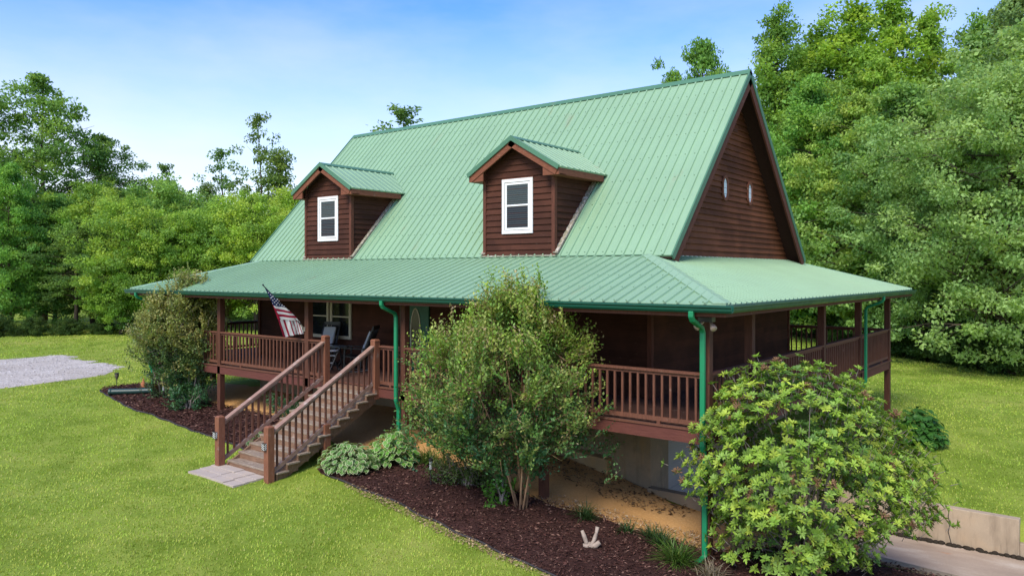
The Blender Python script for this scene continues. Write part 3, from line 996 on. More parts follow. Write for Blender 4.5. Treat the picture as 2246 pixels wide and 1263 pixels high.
# stairs
SXL, SXR = -9.67, -7.92
ZG0 = -1.50
stair = bpy.data.objects.new('staircase', None)
COL.objects.link(stair); stair.parent = house
stair.matrix_parent_inverse = Matrix.Translation(-Vector(ROOTLOC[house.name]))
for x in (SXL + .12, SXR - .02):
    mb = MB()
    mb.add([(x - .022, -.03, -.03), (x - .022, -.03, -.33), (x - .022, -2.46, -1.56), (x - .022, -2.70, -1.56), (x - .022, -2.70, -1.42),
            (x + .022, -.03, -.03), (x + .022, -.03, -.33), (x + .022, -2.46, -1.56), (x + .022, -2.70, -1.56), (x + .022, -2.70, -1.42)],
           [(0, 1, 2, 3, 4), (9, 8, 7, 6, 5), (0, 5, 6, 1), (1, 6, 7, 2), (2, 7, 8, 3), (3, 8, 9, 4), (4, 9, 5, 0)])
    part(mb, 'stringer', M['riser'], stair)
nst = 10
rise = (.03 - ZG0) / (nst + 1); run = .258
for k in range(nst):
    zt = .03 - rise * (k + 1); yf = -.06 - run * (k + 1)
    t = MB(); t.box(SXL + .075, SXR + .10, yf - .03, yf + run - .005, zt - .035, zt)
    part(t, 'tread', M['tread'], stair, bevel=.006)
    t = MB(); t.box(SXL + .095, SXR + .06, yf + run - .03, yf + run - .006, zt + .001, zt + rise - .036)
    part(t, 'riser', M['riser'], stair)
    t = MB(); t.box(SXR + .0, SXR + .03, yf, yf + run - .006, zt - .20, zt - .036)
    part(t, 'riser_end', M['riser'], stair)
t = MB(); t.box(SXL + .095, SXR + .06, -.06 - run * nst - .02, -.06 - run * nst, ZG0 - .05, ZG0 + rise - .036)
part(t, 'riser', M['riser'], stair)
NY = -2.79
for x, lab in ((SXL, 1), (SXR, 2)):
    t = MB(); t.box(x - .075, x + .075, NY - .075, NY + .075, -1.75, -.45)
    t.hexa([(x - .075, NY - .075, -.45), (x + .075, NY - .075, -.45), (x + .075, NY + .075, -.45), (x - .075, NY + .075, -.45)], [(x - .045, NY - .045, -.42), (x + .045, NY - .045, -.42), (x + .045, NY + .045, -.42), (x - .045, NY + .045, -.42)])
    part(t, 'newel_post', M['newel'], stair, bevel=.006)
    t = MB(); t.box(x - .075, x + .075, -.115, .035, -.25, 1.05)
    t.hexa([(x - .085, -.125, 1.05), (x + .085, -.125, 1.05), (x + .085, .045, 1.05), (x - .085, .045, 1.05)], [(x - .06, -.10, 1.09), (x + .06, -.10, 1.09), (x + .06, .02, 1.09), (x - .06, .02, 1.09)])
    part(t, 'newel_post', M['newel'], stair, bevel=.006)
    ya, yb = -.115, NY + .075
    za, zb2 = .93, -.545
    t = MB(); t.beam((x, ya, za), (x, yb, zb2), .13, .04); t.beam((x, ya, za - .05), (x, yb, zb2 - .05), .04, .07)
    part(t, 'handrail', M['caprail'], stair)
    t = MB(); t.beam((x, ya, .10), (x, yb, zb2 - .80), .045, .08)
    part(t, 'bottom_rail', M['caprail'], stair)
    for k in range(17):
        s_ = (k + .7) / 17.4; yy = ya + (yb - ya) * s_; zz = za + (zb2 - za) * s_
        t = MB(); t.beam((x, yy, zz - .79), (x, yy, zz - .07), .036, .036, (0, 1, 0))
        part(t, 'baluster', M['rail'], stair)
t = MB(); t.box(SXR - .075, SXR + .075, -1.49, -1.34, -1.65, -.60)
part(t, 'stair_post', M['newel'], stair, bevel=.006)

# corner floodlight under the eaves
mb = MB(); mb.box(-.11, .13, -.20, -.06, 1.80, 1.875)
fl = part(mb, 'floodlight', M['bronze'], label='double floodlight under the porch corner')
for dx in (-.13, .17):
    t = MB(); a = Vector((.01 + dx * .4, -.13, 1.80)); b = Vector((.01 + dx, -.24, 1.70)); d = (b - a)
    t.tube([a, a + d * .35, a + d * .6, b, b + d * .08], [.022, .026, .042, .054, .04], 12)
    part(t, 'bulb', M['bulb'], fl, smooth=True)


# dormers
def dormer(xc):
    hw, yf = .985, 2.30
    zbase, ze_, zap = ZB + (yf - G) * SL, 4.83, 5.66
    yov = 2.0
    he = 1.315
    sl = (zap - 4.90) / he
    zr = lambda dx: zap - sl * abs(dx)
    y_at = lambda z: G + (z - ZB) / SL
    mb = MB()
    wt = zr(hw) - .06
    lap(mb, (xc, yf, 0), (1, 0, 0), (0, -1, 0), [(-hw, zbase - .0), (hw, zbase), (hw, wt), (0, zap - .09), (-hw, wt)], .14, zbase - .02, .030)
    for s_ in (1, -1):
        ys = yf if s_ > 0 else y_at(wt)
        poly = [(0, zbase), (y_at(wt) - yf, wt), (0, wt)]
        if s_ < 0: poly = [(-(p[0]) + 0, p[1]) for p in poly][::-1]
        lap(mb, (xc + s_ * hw, yf, 0), (0, s_, 0), (s_, 0, 0), poly if s_ > 0 else poly, .14, zbase - .02, .030)
    mb.add([(xc - hw, yf, zbase - .2), (xc + hw, yf, zbase - .2), (xc + hw, yf, wt), (xc, yf, zap - .09), (xc - hw, yf, wt)], [(0, 1, 2, 3, 4)])
    for s_ in (1, -1):
        mb.add([(xc + s_ * hw, yf, zbase - .2), (xc + s_ * hw, y_at(wt) + .2, wt), (xc + s_ * hw, yf, wt)], [(0, 1, 2)])
    d = part(mb, 'dormer', M['siding'], label='left dormer with brown lap siding' if xc < -9 else 'right dormer with brown lap siding')
    for s_ in (1, -1):
        t = MB()
        x_ = xc + s_ * (hw + .012)
        t.box(x_ - .055, x_ + .03, yf - .045, yf + .05, zbase - .05, wt)
        part(t, 'corner_board', M['trimwood'], d)
    t = MB()
    for s_ in (1, -1):
        u = Vector((0, 1, 0)); A0 = Vector((xc + s_ * he, yov, 4.90)); A1 = Vector((xc, yov, zap))
        B0 = Vector((xc + s_ * he, y_at(4.90) + .02, 4.90)); B1 = Vector((xc, y_at(zap) + .02, zap))
        n = Vector((s_ * sl, 0, 1)).normalized()
        top = [A0, B0, B1, A1] if s_ > 0 else [A0, A1, B1, B0]
        t.hexa([p - n * .035 for p in top], top)
        v = (A1 - A0).normalized(); ln = (A1 - A0).length
        wy0, wy1 = y_at(4.90) - yov, y_at(zap) - yov
        it = []
        k = 0
        while .10 + RP * k < wy1 - .05:
            p_ = .10 + RP * k
            v0 = 0 if p_ < wy0 else ln * (p_ - wy0) / (wy1 - wy0)
            it.append((p_, v0 - (.012 if v0 == 0 else 0), ln - .05)); k += 1
        ribs(t, A0, u, v, n, it, .046, .02)
    dr_ = part(t, 'dormer_roof', M['roof'], d)
    t = MB()
    for s_ in (1, -1):
        v = Vector((-s_ * he, 0, zap - 4.90)).normalized(); n = Vector((s_ * sl, 0, 1)).normalized()
        A = Vector((xc, yov - .015, zap + .035)); B = Vector((xc, y_at(zap) + .05, zap + .035))
        q = [A, A - v * .15, B - v * .15, B]
        t.prism(q if s_ > 0 else q[::-1], (0, 0, -.018))
        p0 = Vector((xc + s_ * (he + .01), yov - .012, 4.895)); p1 = Vector((xc, yov - .012, zap + .012))
        t.beam(p0 - n * .025, p1 - n * .025, .03, .10, n)
    t.prism([(xc - .085, yov - .03, zap - .085), (xc + .085, yov - .03, zap - .085), (xc, yov - .03, zap + .04)], (0, .028, 0))
    part(t, 'roof_trim', M['roofdark'], d)
    t = MB()
    for s_ in (1, -1):
        n = Vector((s_ * sl, 0, 1)).normalized()
        p0 = Vector((xc + s_ * (he - .01), yov + .03, 4.90)); p1 = Vector((xc, yov + .03, zap))
        t.beam(p0 - n * .13, p1 - n * .13, .04, .15, n)                       # rake board
        xe = xc + s_ * (he - .02)
        t.box(min(xe, xe - s_ * .03), max(xe, xe - s_ * .03), yov + .05, y_at(4.72), 4.725, 4.885)   # side fascia
        xi = xc + s_ * (hw - .12)
        zi = zr(hw - .12) - .14
        q = [(xe - s_ * .001, yov + .028, 4.724), (xi, yov + .028, 4.724), (xi, yov + .028, zi), (xe - s_ * .001, yov + .028, 4.84)]
        t.prism(q, (0, .04, 0))
        t.box(min(xe, xc + s_ * hw), max(xe, xc + s_ * hw), yov + .07, yf, 4.728, 4.745)
        t.box(min(xe - s_ * .03, xc + s_ * hw), max(xe - s_ * .03, xc + s_ * hw), yf, y_at(4.74), 4.73, 4.745)
    part(t, 'fascia', M['fasciawood'], d)
    t = MB()      # open soffit under the front overhang
    for s_ in (1, -1):
        n = Vector((s_ * sl, 0, 1)).normalized()
        A0 = Vector((xc + s_ * (hw - .12), yov + .06, zr(hw - .12))) - n * .06; A1 = Vector((xc, yov + .06, zap)) - n * .06
        t.hexa([p - n * .02 for p in ((A0, A0 + Vector((0, .3, 0)), A1 + Vector((0, .3, 0)), A1) if s_ > 0 else (A0, A1, A1 + Vector((0, .3, 0)), A0 + Vector((0, .3, 0))))],
               ((A0, A0 + Vector((0, .3, 0)), A1 + Vector((0, .3, 0)), A1) if s_ > 0 else (A0, A1, A1 + Vector((0, .3, 0)), A0 + Vector((0, .3, 0)))))
    part(t, 'soffit', M['soffit'], d)
    t = MB()      # weathered step flashing up the side and apron at the foot
    for s_ in (1, -1):
        x_ = xc + s_ * (hw + .035)
        nn = Vector((0, -SL, 1)).normalized()
        a = Vector((x_, yf - .02, zbase)); b = Vector((x_, y_at(4.7), 4.7))
        t.beam(a + nn * .035 + Vector((s_ * .025, 0, 0)), b + nn * .035 + Vector((s_ * .025, 0, 0)), .125, .045, nn)
    t.box(xc - hw - .10, xc + hw + .10, yf - .10, yf + .02, ZB + .016, ZB + .045)
    fm = NT('weathered_flashing'); w1 = fm.noise(14, 6, .8)
    fm.color(fm.ramp(w1, [(.35, (.14, .20, .13)), (.5, (.30, .25, .18)), (.66, (.62, .60, .54))])).rough(.8, .2)
    part(t, 'flashing', fm.m, d)
    # window
    wx0, wx1, wz0, wz1 = xc - .025 - .445, xc - .025 + .445, 3.48, 4.745
    if xc < -9: wx0, wx1 = wx0 + .04, wx1 + .04
    yw = yf - .026
    f = MB(); t_ = .075
    f.box(wx0, wx1, yw - .03, yw, wz1 - t_, wz1); f.box(wx0, wx1, yw - .03, yw, wz0, wz0 + t_)
    f.box(wx0, wx0 + t_, yw - .028, yw, wz0 + t_, wz1 - t_); f.box(wx1 - t_, wx1, yw - .028, yw, wz0 + t_, wz1 - t_)
    a0, a1, b0, b1 = wx0 + t_ + .012, wx1 - t_ - .012, wz0 + t_ + .012, wz1 - t_ - .012
    s_ = .05; zm = (b0 + b1) / 2 + .02
    f.box(a0, a1, yw - .02, yw, b1 - s_, b1); f.box(a0, a1, yw - .02, yw, b0, b0 + s_)
    f.box(a0, a0 + s_, yw - .018, yw, b0 + s_, b1 - s_); f.box(a1 - s_, a1, yw - .018, yw, b0 + s_, b1 - s_)
    f.box(a0 + s_, a1 - s_, yw - .016, yw, zm - .02, zm + .02)
    part(f, 'window', M['white'], d, bevel=.004)
    t = MB(); t.box(a0 + s_, a1 - s_, yw - .004, yw + .002, zm + .02, b1 - s_); t.box(a0 + s_, a1 - s_, yw - .006, yw + .002, b0 + s_, zm - .02)
    part(t, 'pane', M['glass'], d)
    t = MB()
    k = zm + .05
    while k < b1 - s_ - .01:
        t.box(a0 + s_ + .004, a1 - s_ - .004, yw - .0075, yw - .0045, k, k + .022); k += .048
    part(t, 'blind', M['blind'], d)
    t = MB(); k = b0 + s_ + .02
    while k < zm - .03:
        t.box(a0 + s_ + .004, a1 - s_ - .004, yw - .0085, yw - .0065, k, k + .02); k += .046
    part(t, 'screen', M['screen'], d)
    t = MB()
    t.box(wx0 - .01, wx1 + .01, yw - .012, yw + .02, wz1, wz1 + .03)
    part(t, 'head_flashing', M['trimwood'], d)


dormer(-12.50)
dormer(-5.64)

# ------------------------------------------------------------------ small things round the house
# paver landing at the foot of the stairs
pm = NT('pink_pavers')
_a = pm.noise(1.9, 3); _b = pm.noise(50, 4, .7)
pc = pm.ramp(_a, [(.3, (.41, .345, .285)), (.5, (.46, .395, .33)), (.7, (.49, .405, .315))])
pm.color(pm.mix(pm.val(_b, .35, .7, 0, .35), pc, (.28, .20, .18))).rough(.9, .2).bump(_b, .3, .006)
mb = MB()
rr = random.Random(11)
rows = [(-3.42, -3.17), (-3.165, -2.92), (-2.915, -2.67)]
for j, (ya, yb) in enumerate(rows):
    xc = -9.82 + .10 * j * 0
    cuts = [[.45, .40, .45, .35], [.30, .50, .45, .40], [.45, .42, .40, .38]][j]
    for c in cuts:
        z = float(HG(xc + c / 2, (ya + yb) / 2)) + .03 + rr.uniform(-.004, .004)
        mb.box(xc + .002, xc + c - .002, ya + .002, yb - .002, z - .07, z); xc += c
tag(mb.build('paver_landing', pm.m, bevel=.004), 'pinkish paver landing at the foot of the wooden stairs', 'pavers', kind='structure')

# flag on its pole
PB, PT = np.array([-10.535, -.005, 1.215]), np.array([-10.79, -1.0, 2.285])
fl_ = empty('flag', tuple(PB), 'american flag on an angled pole fixed to a porch post', 'flag')
mb = MB(); mb.tube([PB, PB + (PT - PB) * .5, PT], [.013, .013, .012], 8); mb.lathe([(.0, -.02), (.022, 0), (.022, .015), (.0, .035)], PT, 8)
mb.build('pole', plain('dark_pole', (.03, .028, .03), .4), fl_)
mb = MB(); mb.box(-10.56, -10.50, -.02, .001, 1.14, 1.25); mb.tube([(-10.53, -.012, 1.19), tuple(PB + (PT - PB) * .09)], .02, 8)
mb.build('bracket', plain('pole_bracket', (.4, .38, .34), .35, .5, .6), fl_)


def ray_plane(u, v, p0, n):
    d = CF + CR * ((u - 1123) / 1682.5) + np.array([0, 0, 1.]) * ((597.67 - v) / 1682.5)
    return CAM + d * (np.dot(p0 - CAM, n) / np.dot(d, n))


FC = np.array([-10.80, -.52, 1.02])
fn = np.cross(PT - PB, FC - PB); fn /= np.linalg.norm(fn)
if np.dot(fn, CAM - PB) < 0: fn = -fn
fw = lambda zx, zy: ray_plane(560 + zx / 9.023, 610 + zy / 9.023, PB, fn)
CRED, CWHT, CNAV = (.34, .018, .045), (.74, .72, .72), (.018, .028, .085)
V_, F_, C_ = [], [], []


def patch(a, b, c, d, col, lift=0.0, n=5):
    """a-b top edge, d-c bottom edge in the flag's flat pattern"""
    base = len(V_)
    for j in range(n + 1):
        t = j / n
        for i in range(n + 1):
            s = i / n
            zx = (a[0] * (1 - s) + b[0] * s) * (1 - t) + (d[0] * (1 - s) + c[0] * s) * t
            zy = (a[1] * (1 - s) + b[1] * s) * (1 - t) + (d[1] * (1 - s) + c[1] * s) * t
            w = .018 * math.sin(zx * .028 - zy * .006) + .012 * math.sin(zx * .05 + zy * .012)
            V_.append(fw(zx, zy) + fn * (lift + w))
    for j in range(n):
        for i in range(n):
            k = base + j * (n + 1) + i
            F_.append((k, k + 1, k + n + 2, k + n + 1)); C_.append(col)


patch((190, 205), (215, 215), (400, 390), (290, 400), CNAV, .02)
patch((290, 400), (400, 390), (600, 580), (355, 540), CNAV, .02)
Lf = [(355, 540), (385, 590), (415, 645), (445, 700), (470, 755), (500, 812)]
Rf = [(600, 580), (690, 655), (735, 700), (785, 745), (820, 790), (858, 842)]
for k in range(5): patch(Lf[k], Rf[k], Rf[k + 1], Lf[k + 1], (CWHT, CRED)[k % 2], .02)
patch((345, 530), (362, 545), (510, 840), (440, 800), CRED, .0, 4)
tx = [440, 482, 545, 590, 665, 690, 735, 755, 800, 815, 840, 858, 872]
bx = [552, 600, 656, 686, 756, 781, 826, 838, 872, 884, 920, 932, 957]
by = [1158, 1164, 1156, 1142, 1128, 1118, 1114, 1112, 1110, 1106, 1100, 1097, 1094]
for k in range(12):
    ty0 = 795 + (tx[k] - 440) * .13 if k < 1 else 812 + (tx[k] - 482) * .09
    ty1 = 812 + (tx[k + 1] - 482) * .09
    patch((tx[k], ty0), (tx[k + 1], ty1), (bx[k + 1], by[k + 1]), (bx[k], by[k]), (CRED, CWHT)[k % 2], .0, 4)
for sx, sy in ((300, 322), (342, 350), (372, 402), (432, 412), (305, 388), (342, 432), (405, 442), (465, 452), (376, 472), (442, 484), (492, 492), (411, 512), (477, 524), (526, 530), (346, 492), (566, 556), (262, 285), (322, 365)):
    b = len(V_); w = .018 * math.sin(sx * .028 - sy * .006) + .012 * math.sin(sx * .05 + sy * .012)
    V_.append(fw(sx, sy) + fn * (w + .026))
    for k in range(10):
        r_ = 17 if k % 2 == 0 else 8; a = math.pi / 2 + k * math.pi / 5
        V_.append(fw(sx + r_ * math.cos(a), sy - r_ * math.sin(a)) + fn * (w + .026))
    for k in range(0, 10, 2):
        F_.append((b, b + 1 + (k - 1) % 10, b + 1 + k, b + 1 + (k + 1) % 10)); C_.append(CWHT)
link('cloth', np_mesh('cloth', np.array(V_), np.array(F_), leaf_mat('flag_cloth', .25, .8, .1), np.array(C_)), fl_)


# rocking chairs, tray table and stool on the porch
def rocking_chair(loc, rz, label):
    """faces local -Y"""
    t = empty('rocking_chair', loc, label, 'chair', 'rocking chairs on the porch', local=True)
    t.rotation_euler = (0, 0, rz)
    B = M['black']
    lk = lambda m, n, mt=B, **k: link(n, m.mesh(n, mt), t, local=True)
    for s in (-1, 1):
        m = MB(); pts = [(s * .25, -.42 + .95 * k / 8, .02 + .11 * ((k - 3.6) / 4.4) ** 2) for k in range(9)]
        m.tube(pts, .019, 6); lk(m, 'rocker')
        m = MB(); m.beam((s * .25, -.26, .05), (s * .25, -.24, .62), .04, .04, (0, 1, 0)); lk(m, 'leg')
        m = MB(); m.beam((s * .25, .16, .03), (s * .25, .20, .42), .04, .04, (0, 1, 0)); lk(m, 'leg')
        m = MB(); m.beam((s * .27, -.34, .635), (s * .27, .30, .60), .075, .025); lk(m, 'armrest')
    m = MB(); m.hexa([(-.25, -.27, .40), (.25, -.27, .40), (.24, .22, .34), (-.24, .22, .34)], [(-.25, -.27, .43), (.25, -.27, .43), (.24, .22, .37), (-.24, .22, .37)]); lk(m, 'seat')
    m = MB()
    for s in (-1, 1): m.beam((s * .24, .20, .34), (s * .25, .52, 1.16), .04, .035, (0, 1, 0))
    m.beam((-.25, .515, 1.14), (.25, .515, 1.14), .03, .10); m.beam((-.24, .25, .48), (.24, .25, .48), .03, .05)
    for k in range(7): m.beam((-.19 + k * .063, .25, .48), (-.19 + k * .063, .505, 1.10), .03, .012, (0, 1, 0))
    lk(m, 'backrest')
    m = MB()
    a, b = Vector((0, .215, .50)), Vector((0, .44, 1.04)); n = Vector((0, -.9, .38)).normalized() * .06
    m.hexa([a + Vector((-.19, 0, 0)), a + Vector((.19, 0, 0)), b + Vector((.19, 0, 0)), b + Vector((-.19, 0, 0))], [a + n + Vector((-.18, 0, 0)), a + n + Vector((.18, 0, 0)), b + n + Vector((.18, 0, 0)), b + n + Vector((-.18, 0, 0))])
    c = lk(m, 'cushion', M['cushion']); bv = c.modifiers.new('bevel', 'BEVEL'); bv.width = .02; bv.segments = 2
    return t


rocking_chair((-10.28, 1.45, .03), R(-60), 'black rocking chair with grey back cushion, right of the ladder-shaped stool')
rocking_chair((-11.82, 1.55, .03), R(20), 'black rocking chair half hidden behind the left stair newel post')
t = empty('tray_table', (-10.98, 1.40, .03), 'small black folding tray table with crossed legs between rocking chairs', 'table', local=True)
m = MB(); m.box(-.24, .24, -.17, .17, .60, .625); link('tabletop', m.mesh('tabletop', plain('grey_tray', (.16, .17, .18), .3)), t, local=True)
for s in (-1, 1):
    for q in (-1, 1):
        m = MB(); m.beam((q * .22, s * .15, 0), (-q * .20, s * .15, .60), .028, .02, (0, 1, 0)); link('leg', m.mesh('leg', M['black']), t, local=True)
t = empty('stool', (-10.72, .95, .03), 'black ladder-shaped stool with round pale seat tilted between rocking chairs', 'stool', local=True)
t.rotation_euler = (0, 0, R(25))
for s in (-1, 1):
    m = MB(); m.beam((s * .15 - .12, -.16, .0), (s * .15 + .06, .12, .66), .03, .03, (0, 1, 0)); link('rail', m.mesh('rail', M['black']), t, local=True)
    m = MB(); m.beam((s * .15 + .05, .30, .0), (s * .15 + .05, .12, .62), .028, .028, (0, 1, 0)); link('leg', m.mesh('leg', M['black']), t, local=True)
m = MB()
for k, zz in enumerate((.06, .24, .42)):
    q = zz / .66; m.beam((-.15 - .12 + .18 * q, -.16 + .28 * q, zz), (.15 - .12 + .18 * q, -.16 + .28 * q, zz), .026, .026)
link('rungs', m.mesh('rungs', plain('pale_rung', (.35, .36, .38), .4)), t, local=True)
m = MB(); m.lathe([(.02, 0), (.15, .0), (.16, .015), (.15, .03), (.02, .035)], (.03, .07, .53), 18)
link('seat', m.mesh('seat', plain('pale_seat', (.55, .54, .53), .6)), t, local=True)


# garden lights
def path_light(x, y, h, label, torch):
    z = float(HG(x, y))
    t = empty('path_light', (x, y, z), label, 'garden light', 'garden lights along the beds', local=True)
    m = MB(); m.tube([(0, 0, -.1), (0, 0, h * .62)], .012, 8); link('stake', m.mesh('stake', M['bronze']), t, local=True)
    m = MB()
    if torch:
        m.lathe([(.014, h * .60), (.03, h * .68), (.058, h * .80), (.064, h * .93), (.06, h * .94), (.02, h * .94)], (0, 0, 0), 14)
        link('lantern', m.mesh('lantern', plain('torch_lantern', (.10, .085, .06), .5)), t, local=True)
        m = MB(); m.lathe([(.066, h * .945), (.068, h), (.02, h * 1.01)], (0, 0, 0), 14)
    else:
        m.lathe([(.014, h * .60), (.028, h * .63), (.03, h * .9), (.012, h * .9)], (0, 0, 0), 12)
        link('lantern', m.mesh('lantern', plain('clear_lantern', (.45, .46, .44), .2)), t, local=True)
        m = MB(); m.lathe([(.045, h * .905), (.045, h * .97), (.01, h)], (0, 0, 0), 12)
    link('cap', m.mesh('cap', M['bronze']), t, local=True)


path_light(-19.95, -.2, .58, 'dark torch-shaped garden light standing at the far tip of the left mulch bed', True)
path_light(-5.18, -1.08, .56, 'slim black garden light in the mulch right of the hostas', False)
path_light(-17.15, -.12, .5, 'slim dark garden light in the mulch under the left crape myrtle', False)

for x, lab in ((SXL, 'small lattice solar light on the left bottom newel post'), (SXR, 'small lattice solar light on the right bottom newel post')):
    t = empty('solar_light', (x - .02, NY - .076, -.82), lab, 'solar light', 'solar lights on the stair newel posts', local=True)
    m = MB(); m.box(-.05, .05, -.05, 0, -.07, .07); link('housing', m.mesh('housing', M['bronze']), t, local=True)
    m = MB()
    for k in range(3):
        z0_ = -.06 + k * .04
        for a, b in ((-1, 1), (1, -1)): m.beam((a * .04, -.053, z0_), (b * .04, -.053, z0_ + .04), .006, .008, (0, 1, 0))
        for a, b in ((-1, 1), (1, -1)): m.beam((.053, -.025 + a * .02, z0_), (.053, -.025 + b * .02, z0_ + .04), .006, .008, (1, 0, 0))
    link('lattice', m.mesh('lattice', plain('lattice_white', (.7, .7, .66), .4)), t, local=True)

# drain pipe lying on the mulch
mb = MB()
pts, rd = [], []
for k in range(81):
    q = k / 80; x = -19.2 + .85 * q; y = -.78 + .92 * q
    pts.append((x, y, float(HG(x, y)) + .05 + .085)); rd.append(.088 + .007 * (k % 2) + (.012 if k < 5 else 0))
mb.tube(pts, rd, 14)
tag(mb.build('drain_pipe', plain('corrugated_pipe', (.012, .042, .036), .4), smooth=True), 'dark green corrugated drain pipe lying on the left mulch bed', 'pipe')
# terracotta ornament
mb = MB(); zt_ = float(HG(-19.67, .52))
mb.lathe([(.10, 0), (.10, .05), (.07, .10), (.09, .15), (.05, .23), (.02, .28), (.025, .30), (.0, .36)], (-19.67, .52, zt_), 14)
tag(mb.build('garden_ornament', plain('terracotta', (.36, .13, .05), .8), smooth=True), 'small pointed terracotta ornament at the back of left mulch bed', 'ornament')

# driftwood
mb = MB(); dz = float(HG(-1.59, -1.08)) + .05
dm = wood('driftwood', (.24, .18, .135), (.42, .34, .27), (.16, .115, .085), .62, (5, 5, 5), .9)
dp = lambda a, h, o=0: (-1.59 + .85 * (CR[0] * a + CF[0] * o), -1.08 + .85 * (CR[1] * a + CF[1] * o), dz + .85 * h)
mb.tube([dp(-.02, -.02), dp(-.07, .10), dp(-.10, .19), dp(-.145, .31)], [.05, .034, .036, .026], 9)
mb.tube([dp(.0, -.01), dp(.07, .09), dp(.10, .17), dp(.13, .25, .02), dp(.155, .37, .03)], [.048, .032, .034, .026, .034], 9)
mb.tube([dp(.03, .0), dp(.12, .04, -.04), dp(.19, .10, -.03)], [.06, .045, .04], 9)
mb.tube([dp(-.12, .0), dp(.0, .02), dp(.12, -.01)], [.05, .065, .045], 9)
tag(mb.build('driftwood', dm, smooth=True), 'pale forked piece of driftwood standing on the right mulch bed', 'driftwood')

# edging strips
for (xs_, y0_, y1_), lab, lo in ((EDGE_L, 'black plastic edging curving round the left mulch bed', 3), (EDGE_R, 'black plastic edging along the front of the right mulch bed', 8)):
    mb = MB()
    P = [(xs_[k], y0_[k] - .015, float(HG(xs_[k], y0_[k])) + .02) for k in range(lo, len(xs_) - 2, 2) if xs_[k] < 3.3]
    mb.tube(P, .022, 6)
    tag(mb.build('garden_edging', plain('edging_plastic', (.03, .024, .022), .6), smooth=True), lab, 'edging')

# ------------------------------------------------------------------ loose ground cover: chips, straw, grass
def in_house(x, y): return (x > -17.9) & (x < .3) & (y > .3) & (y < 12.8)


rng = np.random.default_rng(5)


def chips(name, n, tab, cols, size, label, cat, off, seed, ex=None, nrm=.45):
    r = np.random.default_rng(seed)
    tab = np.array(tab, float)
    x = r.uniform(tab[0, 0], tab[-1, 0], n * 2); y0 = np.interp(x, tab[:, 0], tab[:, 1]); y1 = np.interp(x, tab[:, 0], tab[:, 2])
    w = (y1 - y0); keep = r.uniform(0, w.max(), len(x)) < w
    x, y0, y1 = x[keep][:n], y0[keep][:n], y1[keep][:n]
    y = r.uniform(y0, y1)
    z = HG(x, y) + off + r.uniform(-.004, .02, len(x))
    a = r.uniform(0, 6.283, len(x))
    A = np.stack([np.cos(a), np.sin(a), r.normal(0, .3, len(x))], -1)
    up = np.array([0, 0, 1.]) + r.normal(0, nrm, (len(x), 3))
    A, S, N = frames(r, A, up)
    Ln = r.uniform(.6, 1.4, len(x)) * size; Wd = Ln * r.uniform(.18, .45, len(x))
    V, F = scatter(*DIAMOND, np.stack([x, y, z], -1), A, S, N, Ln, Wd)
    c = np.array(cols)[r.integers(0, len(cols), len(x))] * r.uniform(.7, 1.35, (len(x), 1))
    m = NT(name + '_mat'); at = m.n("Attribute"); at.attribute_name = 'tint'; m.color(at.outputs['Color']).rough(.9, .15)
    o = link(name, np_mesh(name, V, F, m.m, c))
    return tag(o, label, cat, kind='stuff')


MC = [(.050, .021, .016), (.075, .032, .025), (.032, .013, .010), (.095, .045, .034), (.062, .026, .020), (.17, .095, .07)]
chips('bark_chips', 26000, BED_R, MC, .06, 'bark mulch chips scattered over the right bed', 'mulch', .055, 21)
chips('bark_chips', 9000, BED_L, MC, .09, 'bark mulch chips scattered over the left bed', 'mulch', .055, 22)
chips('straw_litter', 1500, [(-6.6, -2.05, -1.92), (-6.2, -2.14, -1.9), (-5.2, -2.28, -2.0), (-4.2, -2.40, -2.12), (-3.1, -2.46, -2.2), (-2.0, -2.48, -2.3), (-1.0, -2.46, -2.4)],
      [(.34, .24, .12), (.28, .19, .10), (.40, .30, .17), (.20, .13, .07)], .05, 'tan dry straw along the front edge of the right mulch bed', 'straw', .02, 23)
chips('leaf_litter', 900, [(-3.4, -.35, .25), (-2.3, .0, .6), (-1.4, .1, .8), (-.2, .25, 1.2)], [(.34, .24, .15), (.26, .16, .09), (.42, .33, .22)], .06, 'dry tan leaves where the mulch meets the sandy soil', 'leaf litter', .05, 24)
chips('soil_clods', 1500, [(-7.5, 1.2, 2.2), (-4.5, 1.1, 2.2), (-2.3, 1.0, 2.1), (-1.2, 1.6, 2.08)], [(.16, .09, .045), (.10, .06, .03), (.24, .15, .07)], .09, 'dark clods of soil along the foot of the foundation', 'soil', .02, 25)
chips('stones', 9000, GRAV, [(.50, .48, .47), (.38, .36, .35), (.62, .60, .59), (.20, .19, .18)], .06, 'loose grey stones spread on the gravel area', 'gravel', .035, 26)


